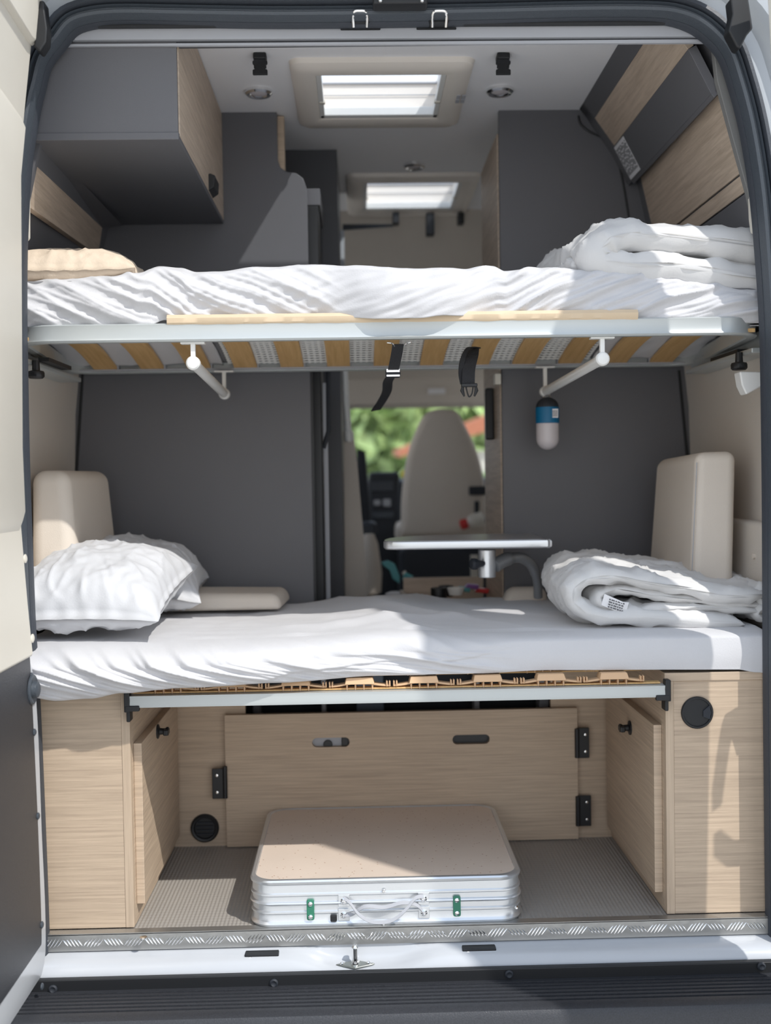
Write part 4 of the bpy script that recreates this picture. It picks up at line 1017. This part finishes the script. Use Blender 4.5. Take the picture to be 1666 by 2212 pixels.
hinge(459, 1660, 486, 1726, 'black hinge at the left edge of the loose board', True)
hinge(1247, 1572, 1273, 1638, 'black hinge at right edge of the loose board, the upper one', False)
hinge(1249, 1718, 1277, 1785, 'black hinge at right edge of the loose board, the lower one', False)
a = U(443, 1788, y=YG-.001); t = thing('air_vent', 'round black air vent low on the oak partition, left of the board', 'vent', a)
place('ring', MB().lathe([(.037, 0), (.037, .006), (.033, .010), (.028, .009), (.026, .004), (.001, .004)], a, (0, -1, 0), 40), black, t)
for k in range(4): z = a.z-.015+k*.010; place('louvre', MB().box(a.x-.022, a.x+.022, a.y-.009, a.y-.004, z-.001, z+.002), seatdark, t)
# small screws on floor
for px, py in ((1405, 1984), (310, 2026)):
    a = U(px, py, z=.0); tag(place('floor_screw', MB().lathe([(.008, 0), (.008, .002), (.003, .003)], a, (0, 0, 1), 16), chrome), 'small screw head in the ribbed floor, '+('right front corner' if px > 800 else 'left front corner'), 'screw')
# ---- folding table in case form ----
c0 = U(537, 1990, z=.05); 
yf = .006; yr = .530; xa = U(541, 1905, y=yf+.03).x+.003; xb = U(1119, 1885, y=yf+.05).x
ft = thing('folding_table', 'folded camping table case, silver rim and speckled cream top, on the bay floor', 'folding table', ((xa+xb)/2, (yf+yr)/2, 0))
HZ = .122
prof = [(0.004, .002), (-.002, .004), (-.004, .010), (-.001, .015), (0, .018), (0, .034), (-.003, .037), (-.003, .041), (0, .044), (0, .056), (-.004, .059), (-.005, .062), (-.004, .065), (0, .067), (0, .079), (-.003, .082), (-.003, .086), (0, .089), (0, .108), (-.003, .111), (-.004, .117), (-.001, .121), (.006, .122), (.008, .1185)]
prof = [(a, z*.85) for a, z in prof]
rings = [[Vector((x, y, z)) for x, y in rrect(xa+a, xb-a, yf+a, yr-a, .048, 10)] for a, z in prof]
place('rim', MB().loft(rings, True, True), alub, ft)
place('top_panel', MB().loft([[Vector((x, y, z)) for x, y in rrect(xa+.008, xb-.008, yf+.008, yr-.008, .041, 10)] for z in (.095, .1015)]), tablem, ft)
def fr_(px, py, y): return U(px, py, y=y)
yfr = yf-.001
for px in (705+0, 0):
    pass
for px, py in ((743, 1945), (743, 1975), (915, 1940), (916, 1970)):
    a = fr_(px, py, yfr); pa = place('handle_plate', MB().box(a.x-.012, a.x+.012, yfr-.003, yfr+.001, a.z-.013, a.z+.013), alub, ft, bevel=.001)
    place('screw', MB().lathe([(.007, 0), (.007, .002), (.004, .004), (.002, .002)], (a.x, yfr-.003, a.z), (0, -1, 0), 16), chrome, pa)
for px, py in ((671, 1964), (987, 1956)):
    a = fr_(px, py, yfr); pa = place('clasp', MB().prism([(a.x+x, a.z+z) for x, z in rrect(-.008, .008, -.022, .022, .004)], yfr-.006, yfr+.001), greenm, ft, bevel=.001)
    for dz in (-.014, .014): place('rivet', MB().lathe([(.005, 0), (.005, .002), (.002, .004)], (a.x, yfr-.006, a.z+dz), (0, -1, 0), 12), chrome, pa)
w1 = [fr_(743, 1940, yfr-.006), fr_(756, 1950, yfr-.012), fr_(775, 1975, yfr-.022), fr_(800, 1990, yfr-.028), fr_(830, 1992, yfr-.030), fr_(855, 1984, yfr-.028), fr_(880, 1962, yfr-.020), fr_(898, 1940, yfr-.010), fr_(915, 1936, yfr-.006)]
w2 = [fr_(743, 1976, yfr-.004), fr_(760, 1975, yfr-.008), fr_(790, 1958, yfr-.012), fr_(830, 1960, yfr-.012), fr_(870, 1950, yfr-.010), fr_(900, 1955, yfr-.008), fr_(916, 1972, yfr-.004)]
for w_ in (w1, w2): place('carry_strap', MB().ribbon(smoothpath(w_, 6), .008, .002, (0, .6, .8)), headm, ft)
a = fr_(722, 1982, yfr); place('hook', MB().box(a.x-.008, a.x+.006, yfr-.006, yfr, a.z-.007, a.z+.007), black, ft, bevel=.002)
for px, py in ((829, 1924), (829, 1996), (1116, 1960)):
    a = fr_(px, py, yfr-.002); place('bolt', MB().lathe([(.004, 0), (.004, .002), (.002, .005)], a, (0, -1, 0), 12), chrome, ft)
# =================== HANGING THINGS ===================
ls = U(1178, 852, y=.68); lp = U(1183, 915, y=.665)
k = 3.02/2400; ct = U(1183, 858, y=.665).z; cb = U(1183, 972, y=.665).z; cx_, cy_ = lp.x, .665; r = 24.5*k
la = thing('camping_lantern', 'capsule lantern with blue band hanging under the upper bunk', 'lantern', (cx_, cy_, cb))
H = ct-cb; zb1 = U(1183, 880, y=.665).z; zb0 = U(1183, 914, y=.665).z
cap = [(r*math.sin(t), ct-r*.88+r*.88*math.cos(t)) for t in [math.radians(5+85*i/10) for i in range(11)]]
place('cap', MB().lathe([(a, b-0) for a, b in cap]+[(r, zb1-.001), (r*.9, zb1-.002)], (cx_, cy_, 0)), seatdark, la)
place('band', MB().lathe([(r*.9, zb1+.001), (r*1.04, zb1), (r*1.04, zb0), (r*.9, zb0-.001)], (cx_, cy_, 0)), blue, la)
place('diffuser', MB().lathe([(r*.95, zb0), (r, zb0-.002), (r, cb+r)]+[(r*math.cos(t), cb+r-r*math.sin(t)) for t in [math.radians(9*i) for i in range(1, 10)]]+[(.0005, cb)], (cx_, cy_, 0)), milk, la)
sx_ = cx_+r*.47; 
place('care_label', MB().box(cx_+.007, cx_+.024, cy_-r*1.0, cy_-r*.72, zb0+.013, zb1-.006), paperm, la)
mb = MB(); text_lines(mb, Vector((cx_+.0155, cy_-r*1.005, (zb0+zb1)/2+.003)), Vector((1, 0, 0)), Vector((0, 0, 1)), .015, .017, 4, Vector((0, -1, 0)), 2); place('print', mb, inkm, la)
place('ring', MB().tube([(cx_-.010*math.cos(t)*1.0, cy_, ct-.004+.010*math.sin(t)) for t in [math.pi*i/10 for i in range(11)]], .0012, 6).tube([(cx_, cy_, ct+.004), (ls.x+.0, cy_+.006, ls.z-.006)], .001, 6), chrome, la)
# black straps
def W_(pts): return smoothpath([U(a, b, y=c) for a, b, c in pts], 6)
s1 = thing('tie_strap', 'long black strap with grey cam buckle hanging under the upper bunk', 'strap', U(855, 745, y=.07))
place('webbing', MB().ribbon(W_([(860, 744, .065), (858, 760, .10), (853, 785, .15), (849, 803, .2)]), .025, .002), blackweb, s1)
place('loose_end', MB().ribbon(W_([(846, 812, .3), (838, 825, .42), (836, 845, .5), (826, 865, .55), (812, 886, .60)]), .026, .003, (1, .3, .2)), blackweb, s1)
a = U(850, 803, y=.2); place('cam_buckle', MB().box(a.x-.018, a.x+.016, .192, .215, a.z-.013, a.z+.006), seatdark, s1, bevel=.003)
place('buckle_bar', MB().box(a.x-.016, a.x+.014, .186, .192, a.z-.002, a.z+.005).box(a.x-.016, a.x+.014, .186, .192, a.z-.012, a.z-.008), chrome, s1)
place('hook_wire', MB().tube(W_([(836, 740, .045), (848, 742, .05), (852, 748, .06)]), .0015, 6).tube(W_([(888, 739, .045), (878, 742, .05), (874, 748, .06)]), .0015, 6), chrome, s1)
s2 = thing('tie_strap', 'looped black strap with open side-release buckle under the upper bunk', 'strap', U(1015, 755, y=.2))
place('webbing', MB().ribbon(W_([(1034, 752, .20), (1012, 752, .16), (1000, 775, .14), (996, 805, .14), (1000, 830, .14)]), .012, .003, (1, .5, .1)), blackweb, s2)
place('webbing', MB().ribbon(W_([(1022, 752, .19), (1020, 770, .155), (1013, 800, .14), (1012, 832, .135)]), .029, .0025, (1, .1, .06)), blackweb, s2)
a = U(1014, 832, y=.135); bk = place('side_release_buckle', MB().box(a.x-.018, a.x+.018, .13, .142, a.z-.004, a.z+.004), black, s2, bevel=.002)
for dx in (-.014, .014): place('prong', MB().tube([(a.x+dx, .136, a.z), (a.x+dx*1.15, .136, a.z-.012), (a.x+dx*.8, .136, a.z-.025)], [.0025, .0045, .002], 8), black, bk)
place('prong', MB().tube(smoothpath([(a.x-.008, .136, a.z), (a.x-.004, .136, a.z-.018), (a.x, .136, a.z-.026), (a.x+.006, .136, a.z-.018), (a.x+.009, .136, a.z)], 4), .0016, 8), black, bk)
# reading lamp
rl = thing('reading_lamp', 'small white reading lamp on right wall under the upper bunk', 'reading lamp', U(1660, 816, y=.12))
a = U(1650, 815, y=.12)
place('shade', MB().prism([P2(1598, 802, .11), P2(1647, 803, .11), P2(1652, 832, .11), P2(1613, 853, .11), P2(1603, 832, .11)], .11, .15), whitep, rl, bevel=.004)
place('arm', MB().tube([a, a+Vector((.05, .02, .0)), Vector((.868, .16, a.z))], .006), chrome, rl)
# =================== SWING TABLE ===================
sw = thing('swing_table', 'small grey swing table on metal arm behind the lower bunk', 'table', (.2, .55, .62))
zt_ = U(832, 1178, y=.42).z
L0 = U(832, 1178, y=.45).x; R0 = U(1172, 1168, y=.45).x
op = [(L0+.02, .42), (R0-.02, .40), (R0, .42), (R0+.01, .68), (R0-.01, .70), (L0+.20, .70), (L0+.08, .66), (L0+.02, .58), (L0, .50), (L0, .44)]
sm = smoothpath([(x, y, 0) for x, y in op]+[(op[0][0], op[0][1], 0)], 5)[:-1]
cx2 = sum(p.x for p in sm)/len(sm); cy2 = sum(p.y for p in sm)/len(sm)
def tr(sc, z): return [Vector((cx2+(p.x-cx2)*sc, cy2+(p.y-cy2)*sc, z)) for p in sm]
place('table_top', MB().loft([tr(.985, zt_-.012), tr(1, zt_-.008), tr(1, zt_+.006), tr(.99, zt_+.010)]), greyt, sw, angle=50)
place('edge_trim', MB().loft([tr(1.001, zt_-.009), tr(1.006, zt_-.006), tr(1.006, zt_+.004), tr(1.001, zt_+.007)], True, False), alub, sw, angle=50)
a = U(1052, 1200, y=.50); 
place('socket_tube', MB().lathe([(.021, 0), (.0225, .002), (.0225, .070), (.021, .072)], (a.x, .50, U(1052, 1247, y=.50).z)), alub, sw)
a2 = U(1031, 1218, y=.47); place('clamp_knob', MB().lathe([(.006, -.02), (.012, 0), (.015, .004), (.015, .014), (.010, .018)], a2, (-1, -.5, 0), 8), seatdark, sw)
mp_ = smoothpath([U(1070, 1222, y=.50), U(1095, 1208, y=.52), U(1125, 1205, y=.54), U(1148, 1220, y=.56), U(1160, 1250, y=.58), U(1163, 1290, y=.60)], 6)
place('arm', MB().tube(mp_, [.018]*8+[.014]*(len(mp_)-16)+[.012]*8, 14), mat('cast grey metal', (.34, .35, .36), .4, .6), sw)
# =================== THINGS BEYOND THE LOWER BUNK ===================
bx = thing('low_cabinet', 'low oak cabinet in the gangway beyond the lower bunk', 'cabinet', (.1, 1.05, 0))
a = U(890, 1258, y=1.15); zt3 = a.z
x0 = U(885, 1290, y=.86).x; x1 = xw-.005
place('body', MB().box(x0, x1, .83, 1.3, 0, zt3-.095), woodg, bx)
place('back_rim', MB().box(x0, x1, 1.3, 1.32, 0, zt3), woodg, bx)
place('side_rim', MB().box(x0-.012, x0, .83, 1.32, 0, zt3-.04), woodg, bx)
zf = zt3-.095
for px, py, lab in ((950, 1279, 'black roll of tape behind the lower bunk, nearer one'), (966, 1274, 'black roll of tape behind the lower bunk, further one')):
    a = U(px-2, py, y=1.0 if px < 960 else 1.10); r_ = .024
    tag(place('tape_roll', MB().lathe([(r_*.55, 0), (r_, 0), (r_, .03), (r_*.96, .033), (r_*.6, .033), (r_*.55, .03), (r_*.55, 0)], (a.x, a.y, a.z-.02), (0, 0, 1), 28), black), lab, 'tape roll', 'tape rolls')
for i, (px, py, mt, lab) in enumerate(((1040, 1275, red, 'red plastic item on the low cabinet'), (1018, 1266, mat('purple plastic', (.22, .08, .3), .4), 'purple plastic item on the low cabinet'), (1000, 1272, teal, 'teal plastic item on the low cabinet'))):
    a = U(px, py, y=1.12); tag(place('plastic_toy', MB().prism([(a.x-.022, a.z-.004), (a.x+.02, a.z-.010), (a.x+.024, a.z+.004), (a.x-.012, a.z+.008)], 1.1, 1.14), mt, bevel=.003), lab, 'toy')
a = U(985, 1285, y=.95); tag(place('white_cup', MB().lathe([(.02, 0), (.026, .02), (.024, .022), (.018, .004)], a), whitep), 'small pale cup beside the tape rolls', 'cup')
# dustpan brush / scoops
sp_ = thing('dustpan', 'teal plastic scoop leaning left of the low cabinet', 'dustpan', U(850, 1270, y=1.5))
place('scoop', MB().prism([P2(822, 1215, 1.5), P2(838, 1211, 1.5), P2(853, 1218, 1.5), P2(864, 1245, 1.5), P2(864, 1262, 1.5), P2(848, 1250, 1.5), P2(842, 1232, 1.5), P2(830, 1224, 1.5)], 1.5, 1.52), teal, sp_, bevel=.004)
place('handle', MB().tube([U(872, 1235, y=1.5), U(885, 1255, y=1.49), U(905, 1283, y=1.47), Vector((.20, 1.42, .0))], .008), cream, sp_)
place('grip', MB().tube([U(874, 1245, y=1.48), U(888, 1252, y=1.47)], .016), teal, sp_)
a = U(855, 1290, y=1.3); tag(place('paper_tissue', MB().lathe([(.001, 0), (.03, .0), (.035, .012), (.02, .018), (.001, .02)], a), paperm), 'crumpled white tissue left of the low cabinet', 'tissue')
# pale cover left of the cab seat
a = U(1018, 1200, y=1.9); b = U(1034, 1262, y=1.9); tag(place('side_board', MB().box(a.x, b.x, 1.9, 1.93, .0, a.z), cream), 'pale upright board under the swing table, beyond the low cabinet', 'board')
# =================== OUTSIDE ===================
def blob_tree(name, c, rx, rz, mt, lab, n, seed, group):
    rnd = random.Random(seed); mb = MB(); c = Vector(c)
    for i in range(n):
        d = Vector((rnd.gauss(0, 1), rnd.gauss(0, 1), rnd.gauss(0, 1))).normalized()*(rnd.random()**.35)
        p = c+Vector((d.x*rx, d.y*rx*.6, d.z*rz)); s = rnd.uniform(.18, .38)
        a = Vector((rnd.gauss(0, 1), rnd.gauss(0, 1), rnd.gauss(0, 1))).normalized(); b = a.cross(Vector((rnd.gauss(0, 1), rnd.gauss(0, 1), rnd.gauss(0, 1)))).normalized()
        mb.add([p-a*s, p-b*s*.5, p+a*s, p+b*s*.5], [(0, 1, 2, 3)])
    t = thing(name, lab, 'tree', (c.x, c.y, -.7), group)
    place('crown', mb, mt, t, smooth=False)
    place('trunk', MB().tube([(c.x, c.y, -.7), (c.x, c.y, c.z)], .12), slatw, t)
blob_tree('tree', (1.0, 17.2, 2.1), 1.9, 1.9, leafm, 'light green tree seen through the windscreen, nearest', 1500, 1, 'trees outside')
blob_tree('tree', (-.6, 21, 2.0), 2.0, 2.4, leafd, 'darker green tree seen through the windscreen at left', 1500, 2, 'trees outside')
blob_tree('tree', (3.9, 22, 2.0), 2.0, 2.3, leafm, 'green tree seen through the windscreen at right of the seat', 1300, 3, 'trees outside')
blob_tree('hedge', (1.2, 9.0, .15), 2.8, .78, leafm, 'low green hedge in front of the trees outside', 1200, 6, 'trees outside')
ho = thing('house', 'house with terracotta roof seen through the windscreen', 'house', (3, 14, -.7))
yy = 12.5
a = U(862, 975, y=yy); b = U(925, 935, y=yy); c_ = U(1045, 905, y=yy)
place('roof', MB().hexa([(a.x, yy, a.z-.08), (c_.x+1, yy, c_.z+.10), (c_.x+1, yy+2.5, c_.z+.1), (a.x, yy+2.5, a.z)], [(a.x, yy, a.z+.02), (c_.x+1, yy, c_.z+.40), (c_.x+1, yy+2.5, c_.z+.46), (a.x, yy+2.5, a.z+.08)]), roofm, ho)
place('wall', MB().box(a.x+.3, c_.x+1.2, yy+.3, yy+2.2, -.7, a.z), housem, ho)
